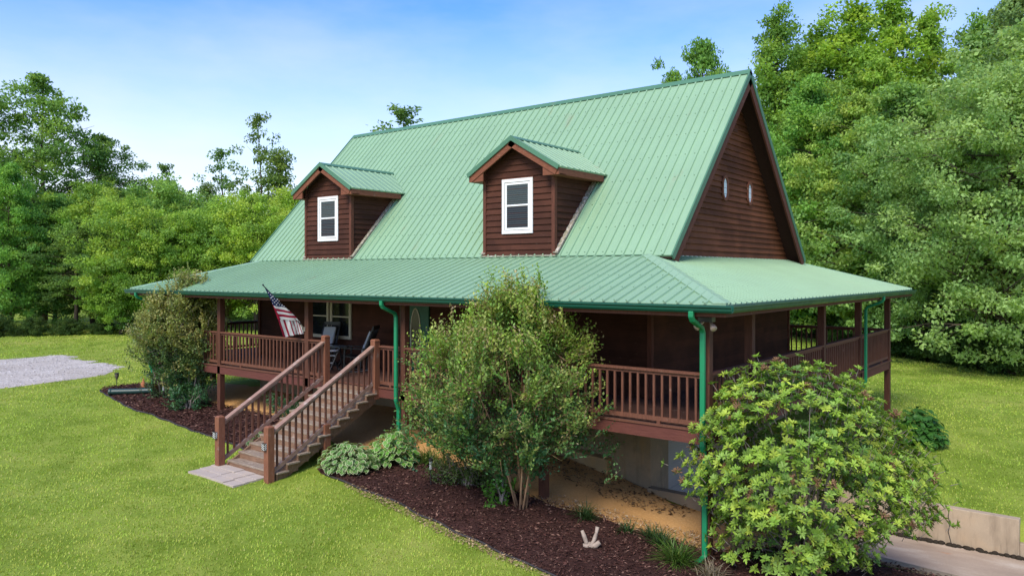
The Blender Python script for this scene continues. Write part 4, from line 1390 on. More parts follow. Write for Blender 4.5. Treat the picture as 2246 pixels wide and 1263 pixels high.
def grass_cover():
    r = np.random.default_rng(9)
    n = 360000
    th = r.uniform(-.64, .64, n); d = 6.5 * (60 / 6.5) ** (r.uniform(0, 1, n) ** .8)
    x = CAM[0] + d * (CF[0] * np.cos(th) + CR[0] * np.sin(th)) / np.cos(th); y = CAM[1] + d * (CF[1] * np.cos(th) + CR[1] * np.sin(th)) / np.cos(th)
    ok = ~in_house(x, y)
    def inside(tab, m0, m1):
        t = np.array(tab, float)
        return (x > t[0, 0] + .05) & (x < t[-1, 0] - .02) & (y > np.interp(x, t[:, 0], t[:, 1]) + m0) & (y < np.interp(x, t[:, 0], t[:, 2]) + m1)
    for tb in (BED_L, BED_R, SAND_R): ok &= ~inside(tb, -.03, .02)
    g_ = inside(GRAV, .15, -.15); ok &= ~(g_ & (r.uniform(0, 1, n) < .97))
    ok &= ~((x > PX0 - .1) & (x < PX1) & (y > 2.05) & (y < 5.55))
    ok &= ~((x > -9.82) & (x < -8.15) & (y > -3.43) & (y < -2.66))
    ok &= ~((x > -9.8) & (x < -7.6) & (y > -2.75) & (y < .5) & (r.uniform(0, 1, n) < .8))
    # straw-bare rim before the bed
    ok &= ~((x > -6.6) & (x < -.6) & (y > np.interp(x, [-6.6, -4.2, -1], [-2.1, -2.38, -2.44])) & (y < -1.8) & (r.uniform(0, 1, n) < .55))
    x, y, d = x[ok], y[ok], d[ok]; n = len(x)
    z = HG(x, y) - .005
    a = r.uniform(0, 6.283, n)
    h = r.uniform(.022, .05, n) * (1 + d * .012)
    lean = r.uniform(.2, 1.1, n)
    dirv = np.stack([np.cos(a) * lean, np.sin(a) * lean, np.ones(n)], -1); dirv = unit(dirv)
    sd = np.stack([-np.sin(a), np.cos(a), np.zeros(n)], -1)
    w = (.003 + d * .00065)[:, None]
    P = np.stack([x, y, z], -1)
    V = np.stack([P - sd * w, P + sd * w, P + dirv * h[:, None]], 1).reshape(-1, 3)
    F = np.arange(n * 3).reshape(-1, 3)
    cols = np.array([(.37, .49, .066), (.43, .515, .08), (.30, .44, .052), (.48, .52, .10), (.52, .50, .17)])
    # broad patches: some parts yellower, some greener
    pn = np.sin(x * .9 + 1.3 * np.sin(y * .7)) * np.cos(y * 1.1 + .8 * np.sin(x * .5)) + .5 * np.sin(x * 2.3 + y * 1.9)
    pn2 = np.sin(x * .31 + 2.1 * np.sin(y * .23 + 1)) * np.sin(y * .37 + 1.7 * np.sin(x * .19)) + .35 * pn
    pr_ = np.clip(.45 + .55 * pn2, 0, 1)
    idx = np.where(r.uniform(0, 1, n) < .04, 4, np.where(r.uniform(0, 1, n) < pr_ * .75, np.where(r.uniform(0, 1, n) < .5, 3, 1), np.where(r.uniform(0, 1, n) < .6, 2, 0)))
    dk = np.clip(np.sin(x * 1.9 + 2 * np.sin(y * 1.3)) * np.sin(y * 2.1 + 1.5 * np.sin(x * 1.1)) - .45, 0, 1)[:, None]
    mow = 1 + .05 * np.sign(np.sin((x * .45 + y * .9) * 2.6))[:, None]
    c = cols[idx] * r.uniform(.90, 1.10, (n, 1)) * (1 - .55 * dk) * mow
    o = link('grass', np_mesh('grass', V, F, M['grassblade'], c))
    tag(o, 'short mown grass blades covering the lawn', 'grass', kind='stuff')


grass_cover()


# ------------------------------------------------------------------ trees and shrubs
def spray_leaves(r, cents, rad, per, size, cols, flat=.65, jit=.3, tipcol=None, tipfrac=0.0, up=.7, tmpl=DIAMOND, asp=.62):
    """leaves in little tufts round the given centres"""
    n = len(cents); N_ = n * per
    C = np.repeat(cents, per, 0); Rd = np.repeat(np.broadcast_to(rad, (n,)), per)[:, None]
    g = unit(r.normal(size=(N_, 3))) * r.uniform(0, 1, (N_, 1)) ** (1 / 2.2)
    g[:, 2] *= flat
    P = C + g * Rd
    A = unit(g * .8 + r.normal(size=(N_, 3)) * .7 + np.array([0, 0, -.25]))
    upv = np.array([0, 0, up]) + g * .5 + r.normal(size=(N_, 3)) * .55
    A, S, Nn = frames(r, A, upv)
    Ln = size * r.uniform(.65, 1.35, N_)
    V, F = scatter(*tmpl, P, A, S, Nn, Ln, Ln * asp)
    cols = np.array(cols, float)
    ci = np.repeat(r.integers(0, len(cols), n), per)
    c = cols[ci] * r.uniform(1 - jit, 1 + jit, (N_, 1))
    if tipcol is not None:
        m = r.uniform(0, 1, N_) < tipfrac; c[m] = np.array(tipcol) * r.uniform(.8, 1.2, (m.sum(), 1))
    k = len(F) // N_
    return V, F, np.repeat(c, k, 0)


def tree_variant(name, seed, Ht, base, Rr, prof, nprim, nsub, per, leaf, srad, cols, elev=(15, 50), tr=.022, bark='bark', flat=.65, droop=0., gaps=0., asp=.62, bend=.03, shell=0.45):
    """unit tree: trunk+limb mesh and crown mesh; prof(t) is the crown half width for t = 0..1 up the crown"""
    r = np.random.default_rng(seed)
    mb = MB()
    nT = 9
    wob = np.cumsum(r.normal(0, bend * Ht / nT, (nT + 1, 2)), 0); wob[0] = 0
    tp = np.array([[wob[i, 0], wob[i, 1], Ht * .97 * i / nT] for i in range(nT + 1)])
    r0 = tr * Ht
    mb.tube(tp, [r0 * (1.25 if i == 0 else 1) * (1 - .93 * i / nT) for i in range(nT + 1)], 8)
    axis = lambda z: np.array([np.interp(z, tp[:, 2], tp[:, 0]), np.interp(z, tp[:, 2], tp[:, 1]), z])
    cents, rads = [], []
    for k in range(nprim):
        t = (k + r.uniform(0, 1)) / nprim
        z = base + (Ht * .96 - base) * t
        az = k * 2.39996 + r.normal(0, .4)
        ln = Rr * prof(t) * r.uniform(.72, 1.18)
        el = R(r.uniform(*elev)) * (.6 + .6 * t)
        z0 = max(base * .7, z - math.sin(el) * ln * .7)
        p0 = axis(z0)
        dv = np.array([math.cos(az) * math.cos(el), math.sin(az) * math.cos(el), math.sin(el)])
        pm_ = p0 + dv * ln * .5 + np.array([0, 0, .04 * ln]); p1 = p0 + dv * ln - np.array([0, 0, droop * ln])
        rb = max(.012, r0 * .32 * (1 - .7 * t))
        if r.uniform() > gaps: mb.tube([p0, pm_, p1], [rb, rb * .6, rb * .2], 5, False)
        ns = max(2, int(nsub * (ln / Rr) + .5))
        for j in range(ns):
            s = shell + (1 - shell) * ((j + r.uniform(0, 1)) / ns)
            q = (p0 * (1 - s) ** 2 + 2 * pm_ * s * (1 - s) + p1 * s * s)
            sp = .34 * ln * (1.1 - .4 * s)
            q = q + np.array([r.normal(0, sp), r.normal(0, sp), r.normal(0, sp * .55)])
            if gaps and r.uniform() < gaps: continue
            cents.append(q); rads.append(srad * r.uniform(.6, 1.3))
            if j % 2 == 0:
                b_ = p0 * (1 - s * .8) ** 2 + 2 * pm_ * s * .8 * (1 - s * .8) + p1 * (s * .8) ** 2
                mb.tube([b_, (b_ + q) / 2 + np.array([0, 0, .05 * ln]), q], [rb * .35, rb * .22, rb * .1], 4, False)
    for k in range(4):
        cents.append(axis(Ht * .96) + r.normal(0, srad * .5, 3)); rads.append(srad * .8)
    cents, rads = np.array(cents), np.array(rads)
    V, F, c = spray_leaves(r, cents, rads, per, leaf, cols, flat, asp=asp)
    return mb.mesh(name + '_trunk', M[bark], True), np_mesh(name + '_crown', V, F, M['leaf'], c)


def place(var, x, y, s, rz, label, cat='tree', name='tree', group=None, tint=(1, 1, 1), z=None):
    zz = float(H(x, y)) - .1 if z is None else z
    t = bpy.data.objects.new(name, None); COL.objects.link(t)
    t.location = (x, y, zz); t.rotation_euler = (0, 0, rz); t.scale = s if hasattr(s, '__len__') else (s, s, s)
    tag(t, label, cat, group)
    a = link('trunk', var[0], t, local=True); b = link('crown', var[1], t, local=True)
    b.color = (*tint, 1)
    return t


egg = lambda t: (math.sin(math.pi * min(1, (t * .86 + .14))) ** .7) * (1.0 - .25 * t)
col_ = lambda t: (.55 + .45 * math.sin(math.pi * (t * .8 + .15))) * (1 - .55 * t ** 2.2)
rnd = lambda t: math.sqrt(max(.06, 1 - (1.75 * t - .75) ** 2)) if t > .43 else .85 + .15 * t / .43
cone = lambda t: (1 - t) ** .8 * .95 + .10
G1 = [(.13, .235, .022), (.16, .275, .026), (.105, .20, .022), (.20, .30, .034)]          # fresh yellow-green
G2 = [(.09, .18, .032), (.11, .205, .036), (.075, .155, .03), (.14, .225, .042)]          # mid green
G3 = [(.115, .195, .048), (.13, .21, .054), (.10, .18, .044), (.14, .22, .058)]          # greyish green
G4 = [(.075, .145, .028), (.095, .17, .032), (.06, .12, .025), (.115, .185, .034)]          # dark
_b = lambda g, k=1.55: [(min(.6, c[0] * k * 1.1 + .018), min(.62, c[1] * k * 1.06 + .02), min(.6, c[2] * k + .035)) for c in g]
G1, G2, G3, G4 = _b(G1), _b(G2, 1.75), _b(G3, 1.75), _b(G4, 1.4)
VAR = {
    'poplar': tree_variant('poplar', 1, 20, 4.5, 3.4, col_, 64, 7, 150, .20, .75, G1, (25, 60), .016, gaps=.05),
    'poplar2': tree_variant('poplar2', 2, 20, 5.0, 3.0, col_, 58, 7, 145, .20, .72, G1, (30, 62), .016, gaps=.10),
    'maple': tree_variant('maple', 3, 13, 1.6, 4.4, egg, 74, 8, 150, .175, .70, G2, (8, 45), .018, flat=.5),
    'maple2': tree_variant('maple2', 4, 13, 1.4, 4.6, egg, 74, 8, 150, .175, .72, G1, (5, 40), .018, flat=.5),
    'oak': tree_variant('oak', 5, 13, 1.7, 4.6, rnd, 92, 9, 150, .15, .62, G3, (0, 40), .02, flat=.6),
    'oak2': tree_variant('oak2', 6, 13, .6, 4.8, rnd, 92, 9, 150, .15, .62, G2, (0, 40), .02, flat=.6),
    'open': tree_variant('open', 7, 17, 5.0, 5.2, egg, 46, 8, 140, .19, .75, G4, (5, 42), .014, gaps=.14, flat=.55, bend=.04),
    'bushy': tree_variant('bushy', 8, 9, 1.9, 3.6, rnd, 64, 7, 140, .15, .60, G1, (10, 60), .018, flat=.6),
    'bushy2': tree_variant('bushy2', 9, 9, 2.1, 3.6, rnd, 64, 7, 140, .15, .60, G2, (10, 60), .018, flat=.6),
    'dark': tree_variant('dark', 10, 12, 1.5, 3.4, cone, 54, 6, 100, .18, .60, G4, (5, 40), .02, flat=.6, gaps=.08),
    'sparse': tree_variant('sparse', 12, 15, 5, 3.4, egg, 26, 5, 46, .24, .50, G4, (25, 65), .010, gaps=.30, flat=.7, bend=.05),
    'shrub': tree_variant('shrub', 13, 3, .1, 2.0, rnd, 40, 6, 90, .13, .42, G4, (0, 60), .014, flat=.7, shell=.3),
}

def put(var, u, d, vtop, label, width=1.0, name='tree', cat='tree', group=None, tint=(1, 1, 1), Ht=None, rz=None):
    x, y = at_px(u, d); zg_ = float(H(x, y)) - .1
    h0 = {'poplar': 20, 'poplar2': 20, 'maple': 13, 'maple2': 13, 'oak': 13, 'oak2': 13, 'open': 17, 'bushy': 9, 'bushy2': 9, 'dark': 12, 'sparse': 15, 'shrub': 3}[var]
    s = (z_px(vtop, d) - zg_) / h0 * .98
    return place(VAR[var], x, y, (s * width, s * width, s), (u * .37 + d) % 6.28 if rz is None else rz, label, cat, name, group, tint)


FG = 'forest trees right of the house'
# right-hand forest, front edge first
put('oak', 2215, 31, 118, 'big greyish-green round tree at the right edge of the lawn', 1.0, tint=(1.25, 1.2, 1.25), group=FG)
put('oak', 2390, 34, -40, 'greyish-green tree cut by the right edge of the frame', 1.05, tint=(1.25, 1.2, 1.25), group=FG, rz=2.0)
put('oak', 2075, 34.5, 290, 'grey-green rounded tree just left of the biggest right-edge tree', .82, tint=(.95, 1.0, .95), group=FG, rz=4.2)
put('maple', 1985, 38, 165, 'broad layered green tree standing right of the rear porch corner', 1.05, tint=(1.15, 1.1, 1.2), group=FG)
put('maple2', 1870, 42, 190, 'yellow-green layered tree just right of the gable peak', .92, tint=(1.1, 1.0, 1.3), group=FG)
put('maple', 1775, 45, 150, 'green tree rising along the right rake of the gable', .90, tint=(1.0, 1.1, .9), group=FG, rz=1.3)
put('maple2', 1915, 46, 110, 'fresh green tree between the two tallest poplars', .85, group=FG, rz=5.2)
put('poplar', 1705, 50, 5, 'thin-topped tall tree right behind the gable peak', .95, tint=(.85, .9, .95), group=FG)
put('poplar', 1800, 51, 40, 'tall bright green tree, second right of the gable peak', 1.25, group=FG, rz=2.2)
put('poplar2', 1880, 50, -20, 'tallest bright yellow-green poplar right of the house', 1.25, tint=(1.1, 1.08, .9), group=FG)
put('poplar', 1955, 52, -30, 'narrow tall poplar with top out of frame', 1.05, tint=(1.1, 1.1, .9), group=FG, rz=3.4)
put('poplar2', 2030, 51, 0, 'slim tall poplar left of the patch of white cloud', 1.0, group=FG, rz=1.0)
put('poplar', 2140, 47, 20, 'tall narrow tree seen against pale cloud at upper right', .85, tint=(.8, .9, .9), group=FG, rz=4.4)
put('poplar2', 1752, 54, 95, 'yellow-green poplar half hidden behind the thin-topped tree', 1.0, tint=(.95, 1.0, .9), group=FG, rz=5.0)
put('poplar', 2195, 49, -5, 'tall grey-green tree just left of the sparse corner treetop', .85, tint=(1.05, .95, 1.2), group=FG, rz=2.6)
put('open', 2250, 46, -45, 'sparse greyish treetop in the upper right corner', .9, tint=(1.35, 1.25, 1.5), group=FG)
put('maple', 1700, 54, 260, 'dark green tree low behind the right end of the porch roof', 1.0, tint=(.8, .9, .9), group=FG, rz=.4)
put('maple2', 2110, 42, 220, 'yellow-green tree between the round tree and forest wall', .9, group=FG, rz=2.8)
put('oak2', 1840, 47, 380, 'green bushy tree seen under the right porch eave', 1.1, tint=(.9, 1.0, .8), group=FG)
put('oak2', 1945, 41, 430, 'mid-green bushy tree right of the rear porch post', .9, tint=(.85, .95, .8), group=FG, rz=3.3)
put('maple', 1545, 56, 66, 'leafy crown poking above the roof ridge left of the gable peak', .62, tint=(.85, .95, .75))
put('maple2', 1470, 58, 138, 'small leafy crown just above the ridge near its right end', .6, tint=(.75, .85, .8))
put('sparse', 885, 50, 212, 'sparse treetop peeping over the middle of the roof ridge', 1.3, tint=(1.3, 1.3, 1.2))
put('sparse', 1040, 50, 240, 'tiny sparse sprigs showing over the roof ridge', .8, tint=(1.3, 1.3, 1.2), rz=2.0)
US = 'understory shrubs along the right forest edge'
for i, (u, d, v, w, lab) in enumerate(((1990, 36.5, 690, 1.3, 'dark shrub at the forest foot beside the rear porch post'), (2080, 34.5, 680, 1.2, 'dark shrub at the forest foot right of the porch corner'), (2160, 32.5, 700, 1.2, 'dark low shrub under the big round grey-green tree'), (2245, 31, 705, 1.3, 'dark low shrub at the right frame edge under trees'),
                                     (1760, 47, 655, 1.6, 'shrub seen between the rear porch railing and wall'), (1850, 45, 660, 1.5, 'shrub seen above the middle of the rear porch railing'), (1920, 41, 665, 1.3, 'shrub seen just left of the rear porch corner post'))):
    put('shrub', u, d, v, lab, w, 'shrub', 'shrub', US, (.55, .62, .55))  # leaf tint darkened to stand for the shade at the forest foot

LG = 'trees along the left field edge'
put('open', 95, 52, 138, 'tall airy tree with dark trunk at upper left', 1.05, tint=(1.25, 1.35, 1.0), group=LG)
put('open', -50, 50, 150, 'tall airy tree cut by the left frame edge', 1.0, tint=(1.2, 1.3, 1.0), group=LG, rz=2.5)
put('open', 215, 56, 275, 'open spreading tree leaning right beside the tall left tree', .95, tint=(.95, 1.05, .8), group=LG, rz=4.0)
put('maple', 20, 45, 345, 'bright green bushy tree at the left frame edge', .8, tint=(.9, 1.05, .8), group=LG)
put('maple', 120, 47, 415, 'rounded green tree left of centre in the left thicket', .95, tint=(.85, .95, .95), group=LG)
put('bushy', 205, 49, 395, 'rounded light green tree under the leaning open tree', .95, tint=(.95, .95, 1.0), group=LG, rz=1.2)
put('bushy', 295, 45, 430, 'light green rounded tree above the left porch roof tip', .95, tint=(1.1, 1.05, 1.1), group=LG, rz=3.1)
put('bushy2', 350, 52, 385, 'rounded tree under the small sparse treetop', 1.0, tint=(1.2, 1.15, 1.0), group=LG)
put('bushy', 405, 46, 455, 'yellow-green rounded tree above the left hip of porch roof', .95, tint=(.95, 1.0, 1.1), group=LG, rz=5.0)
put('bushy', 480, 48, 440, 'yellow-green rounded tree left of the left dormer', .95, tint=(1.25, 1.2, 1.25), group=LG, rz=.7)
put('bushy', 560, 47, 418, 'bright yellow-green tree against the steep left roof edge', .95, tint=(1.2, 1.12, 1.1), group=LG, rz=2.4)
put('bushy', 640, 52, 410, 'bright yellow-green tree tucked behind the left dormer', .95, tint=(1.2, 1.12, 1.1), group=LG, rz=4.1)
put('open', 165, 45, 470, 'dark-stemmed open tree behind the gravel area', 1.45, tint=(1.0, 1.05, .9), group=LG, rz=3.7)
put('bushy', 265, 44, 540, 'low leafy tree just left of the porch roof tip', .9, tint=(.85, .95, .9), group=LG, rz=5.6)
put('dark', 612, 58, 318, 'dark conical tree left of the left dormer roof', 1.0, tint=(1.1, 1.05, .8))
put('sparse', 575, 60, 232, 'tall sparse tree with gaps left of the left dormer', .8, tint=(1.2, 1.1, .9))
put('sparse', 492, 60, 312, 'low sparse treetop left of the dark conical tree', 1.0, tint=(1.1, 1.2, 1.1), rz=3.0)
put('sparse', 362, 58, 345, 'small sparse treetop above the left thicket', .9, tint=(1.1, 1.1, 1.0), rz=1.0)
put('dark', 455, 62, 395, 'dark small tree in a gap of the left thicket', .9, tint=(.9, .9, .8), rz=2.0)
BG_ = 'trees behind the left porch'
put('bushy', 505, 52, 560, 'yellow-green tree seen under the left porch eave', 1.2, tint=(1.2, 1.2, .9), group=BG_, rz=1.1)
put('bushy2', 440, 50, 560, 'green tree behind the left crape myrtle', 1.2, tint=(1.0, 1.05, .9), group=BG_, rz=2.9)
LS = 'dark shrubs along the left field edge'
for u, d, v, w, lab in ((-10, 42.5, 690, 1.3, 'dark shrub at the far left end of the field edge'), (70, 43, 697, 1.3, 'dark shrub behind the left end of the gravel'), (150, 43.5, 700, 1.2, 'dark shrub behind the middle of the gravel'), (225, 44, 703, 1.2, 'dark shrub behind the right end of the gravel'), (300, 45, 700, 1.2, 'dark shrub hidden partly by the left crape myrtle')):
    put('shrub', u, d, v, lab, w, 'shrub', 'shrub', LS, (.5, .55, .5))  # darker tint paints in the shade under the left thicket


def far_woods():
    r = np.random.default_rng(77)
    cents, rads, cols = [], [], []
    for th in np.linspace(-.80, .80, 130):
        d = 105 + r.uniform(-10, 25)
        u = 1123 + 1682.5 * math.tan(th)
        top = 9 + 5 * math.sin(th * 9) + r.uniform(-2, 3) + (6 if th > .25 else 0)
        x, y = at_px(u, d * 1.0)
        for k in range(34):
            cents.append((x + r.normal(0, 2.2), y + r.normal(0, 2.2), -1 + top * r.uniform(0, 1) ** .8)); rads.append(r.uniform(1.2, 2.2))
    V, F, c = spray_leaves(r, np.array(cents), np.array(rads), 34, .75, [(.045, .095, .030), (.055, .105, .030), (.038, .085, .030), (.075, .125, .035)], .75)
    tag(link('distant_woods', np_mesh('distant_woods', V, F, M['leaf'], c)), 'far-off woodland closing the view behind the house', 'woods', kind='stuff')


far_woods()


# ---- near shrubs: filled volumes given by their half widths up the plant
def volume_points(r, n, tab, depth, shell=.55):
    """tab rows: (z, left, right) half extents along the camera-right axis; returns points (a, o, z) and outwardness"""
    tab = np.array(tab, float); out = []
    while len(out) < n:
        z = r.uniform(tab[0, 0], tab[-1, 0]); l = np.interp(z, tab[:, 0], tab[:, 1]); rr_ = np.interp(z, tab[:, 0], tab[:, 2])
        a = r.uniform(-1, 1); o = r.uniform(-1, 1); q = math.hypot(a, o)
        if q > 1 or q < r.uniform(0, 1) ** .5 * shell: continue
        wmax = max(tab[:, 1].max(), tab[:, 2].max())
        if r.uniform() > (l + rr_) / (2 * wmax) + .12: continue
        c = (rr_ - l) / 2; h = (rr_ + l) / 2
        out.append((c + a * h, o * h * depth, z, q))
    return np.array(out)


def twig_shrub(name, label, cat, x, y, tab, depth, ntwig, per, leaf, col_low, col_high, tipc, zsplit, stems, seed, twl=.42, bark='palebark', group=None, stem_r=.028, shoots=()):
    r = np.random.default_rng(seed)
    zg_ = float(HG(x, y)) + .02
    t = empty(name, (x, y, zg_), label, cat, group, local=True)
    q = volume_points(r, ntwig // 6, tab, depth)
    hol = np.sin(q[:, 0] * 2.9 + seed) * np.sin(q[:, 2] * 3.3 + q[:, 1] * 2 + .4 * seed)
    q = q[(hol < .52) | (r.uniform(0, 1, len(q)) < .25)]
    q = np.repeat(q, 6, 0); q[:, :3] += r.normal(0, .135, (len(q), 3)) * np.array([1, 1, .8])
    if shoots: q = np.concatenate([q, np.array([(a + r.normal(0, .03), r.normal(0, .25), z - .16 * k, 1.0) for a, z in shoots for k in range(4)])])
    E2 = np.stack([CR, CF, np.array([0, 0, 1.])])
    tips = q[:, :3] @ E2
    mb = MB()
    zt = tab[-1][0]
    stem_ends = []
    for k in range(stems):
        az = 2 * math.pi * k / stems + r.normal(0, .25); sp = r.uniform(.35, .95)
        zz = zt * r.uniform(.55, .92); l = np.interp(zz, [b[0] for b in tab], [(b[1] + b[2]) / 2 for b in tab])
        e = np.array([math.cos(az) * l * sp, math.sin(az) * l * sp * depth, zz]) @ E2
        b0 = np.array([math.cos(az) * .07, math.sin(az) * .07, -.12]); m_ = np.array([e[0] * .30, e[1] * .30, zz * .38])
        m2 = np.array([e[0] * .68, e[1] * .68, zz * .72])
        pts = [b0, m_ * .5 + b0 * .5, m_, (m_ + m2) / 2 + r.normal(0, .03, 3), m2, e]
        mb.tube(pts, [stem_r, stem_r * .9, stem_r * .8, stem_r * .6, stem_r * .42, stem_r * .15], 7)
        stem_ends.append(np.array(pts))
    allp = np.concatenate([np.array([s_[i] * (1 - f) + s_[i + 1] * f for i in range(1, 5) for f in (0, .33, .66)]) for s_ in stem_ends])
    P, A, C, SZ = [], [], [], []
    lo, hi = np.array(col_low), np.array(col_high)
    for i, tp in enumerate(tips):
        cand = allp[allp[:, 2] < tp[2] + .05] if (allp[:, 2] < tp[2] + .05).any() else allp
        b = cand[np.argmin(((cand - tp) ** 2).sum(1) + .15 * (cand[:, 2] - tp[2] + .5) ** 2)]
        d = unit((tp - b)[None])[0]
        dirv = unit((d * .8 + np.array([0, 0, .55]) + r.normal(0, .22, 3))[None])[0]
        ln = twl * r.uniform(.6, 1.25)
        s0 = tp - dirv * ln
        if i % 3 == 0 and np.linalg.norm(tp - b) < 1.0: mb.tube([b, (b + s0) / 2 + np.array([0, 0, -.03]), s0, tp], [.008, .006, .004, .0015], 4, False)
        else: mb.tube([s0, tp], [.004, .0015], 3, False)
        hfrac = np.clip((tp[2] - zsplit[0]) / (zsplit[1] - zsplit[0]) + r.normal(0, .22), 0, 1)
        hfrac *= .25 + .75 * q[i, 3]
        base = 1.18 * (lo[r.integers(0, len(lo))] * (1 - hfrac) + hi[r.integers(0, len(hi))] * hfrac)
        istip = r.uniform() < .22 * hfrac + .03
        side = unit(np.cross(dirv, r.normal(size=3))[None])[0]; bi = np.cross(dirv, side)
        # the twig forks into a flat spray
        for j in range(per):
            f = (j + .5) / per
            fork = (j % 3) - 1
            c0 = s0 + dirv * ln * f + side * fork * ln * .35 * f
            ph = (j % 2) * math.pi + r.normal(0, .5)
            out = side * math.cos(ph) + bi * math.sin(ph) * .6
            P.append(c0 + r.normal(0, .008, 3)); A.append(dirv * .55 + out * .8 + np.array([0, 0, .1]))
            cc = base * r.uniform(.78, 1.25)
            if istip and f > .45: cc = np.array(tipc[r.integers(0, len(tipc))]) * r.uniform(.8, 1.2)
            C.append(cc); SZ.append(leaf * r.uniform(.7, 1.25) * (1.1 - .35 * f))
    P, A, C, SZ = np.array(P), np.array(A), np.array(C), np.array(SZ)
    A, S, N = frames(r, A, np.array([0, 0, .9]) + r.normal(0, .5, A.shape))
    V, F = scatter(*DIAMOND, P, A, S, N, SZ, SZ * .58)
    link('stems', mb.mesh('stems', M[bark], True), t, local=True)
    link('foliage', np_mesh('foliage', V, F, M['gloss'], C), t, local=True)
    return t


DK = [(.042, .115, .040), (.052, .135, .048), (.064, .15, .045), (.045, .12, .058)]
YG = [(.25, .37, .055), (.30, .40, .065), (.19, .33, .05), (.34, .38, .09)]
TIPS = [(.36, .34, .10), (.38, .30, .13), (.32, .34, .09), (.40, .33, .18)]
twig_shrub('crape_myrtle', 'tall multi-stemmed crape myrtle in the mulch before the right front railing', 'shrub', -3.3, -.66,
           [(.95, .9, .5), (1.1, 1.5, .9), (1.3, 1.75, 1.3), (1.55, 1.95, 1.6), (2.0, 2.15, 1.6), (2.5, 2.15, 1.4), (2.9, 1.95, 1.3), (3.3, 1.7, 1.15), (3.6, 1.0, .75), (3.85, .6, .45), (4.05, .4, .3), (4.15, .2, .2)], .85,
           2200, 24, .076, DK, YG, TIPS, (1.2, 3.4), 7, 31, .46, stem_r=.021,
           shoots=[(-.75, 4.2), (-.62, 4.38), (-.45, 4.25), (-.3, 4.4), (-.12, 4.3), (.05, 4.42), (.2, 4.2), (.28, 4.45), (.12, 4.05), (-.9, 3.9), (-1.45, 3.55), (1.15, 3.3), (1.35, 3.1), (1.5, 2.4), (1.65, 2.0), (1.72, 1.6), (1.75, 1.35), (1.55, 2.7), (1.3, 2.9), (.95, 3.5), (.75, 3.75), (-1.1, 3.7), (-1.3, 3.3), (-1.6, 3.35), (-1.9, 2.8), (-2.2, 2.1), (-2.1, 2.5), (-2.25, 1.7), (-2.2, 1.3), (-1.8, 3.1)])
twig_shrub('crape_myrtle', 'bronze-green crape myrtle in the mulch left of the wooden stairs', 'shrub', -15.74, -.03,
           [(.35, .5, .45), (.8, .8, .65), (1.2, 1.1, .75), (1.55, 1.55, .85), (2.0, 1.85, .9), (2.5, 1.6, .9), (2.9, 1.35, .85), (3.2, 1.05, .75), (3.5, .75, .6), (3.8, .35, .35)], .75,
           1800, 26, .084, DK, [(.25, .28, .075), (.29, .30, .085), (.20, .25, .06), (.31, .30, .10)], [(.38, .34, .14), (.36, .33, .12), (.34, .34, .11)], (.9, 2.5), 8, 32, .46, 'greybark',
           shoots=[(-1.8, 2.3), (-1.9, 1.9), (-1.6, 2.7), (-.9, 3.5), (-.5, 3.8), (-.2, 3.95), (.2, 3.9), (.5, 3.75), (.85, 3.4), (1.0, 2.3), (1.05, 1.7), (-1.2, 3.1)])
# low growth round their feet
twig_shrub('low_shrub', 'dark glossy low shrub at the foot of the left crape myrtle', 'shrub', -15.25, -.38, [(.08, .45, .4), (.3, .55, .5), (.5, .4, .35), (.65, .2, .2)], .8, 150, 22, .085, DK, DK, [(.06, .11, .04)], (.3, .8), 6, 33, .3, 'greybark')
twig_shrub('low_shrub', 'dark low shrub behind the stairs against the sandy soil', 'shrub', -11.6, .35, [(.08, .55, .6), (.3, .6, .7), (.55, .35, .4)], .8, 110, 20, .075, DK, DK, [(.06, .11, .04)], (.3, .8), 6, 34, .3, 'greybark')
twig_shrub('low_shrub', 'feathery yellow-green low shrub left of the tall crape myrtle', 'shrub', -4.62, -.62, [(.1, .5, .5), (.35, .75, .7), (.65, .7, .65), (.9, .35, .3)], .6, 200, 24, .055, [(.055, .105, .025), (.07, .12, .03)], [(.15, .19, .05), (.12, .17, .04)], [(.22, .24, .07)], (.2, .8), 7, 35, .34, 'greybark')
twig_shrub('seedling', 'bright green seedling at the foot of the tall crape myrtle stems', 'plant', -3.62, -.80, [(.05, .2, .1), (.3, .3, .12), (.6, .22, .1)], .6, 36, 14, .10, [(.06, .16, .02), (.08, .19, .025)], [(.09, .21, .03)], [(.10, .22, .03)], (.1, .6), 4, 36, .25, 'greybark')
twig_shrub('low_shrub', 'grey-green wispy shrub above the drain pipe under the left crape myrtle', 'shrub', -17.6, .1, [(.1, .35, .5), (.5, .6, .65), (.9, .55, .6), (1.25, .3, .35)], .7, 170, 20, .075, [(.05, .09, .04), (.065, .11, .05)], [(.085, .12, .05)], [(.12, .15, .06)], (.2, 1.2), 6, 37, .34, 'greybark')


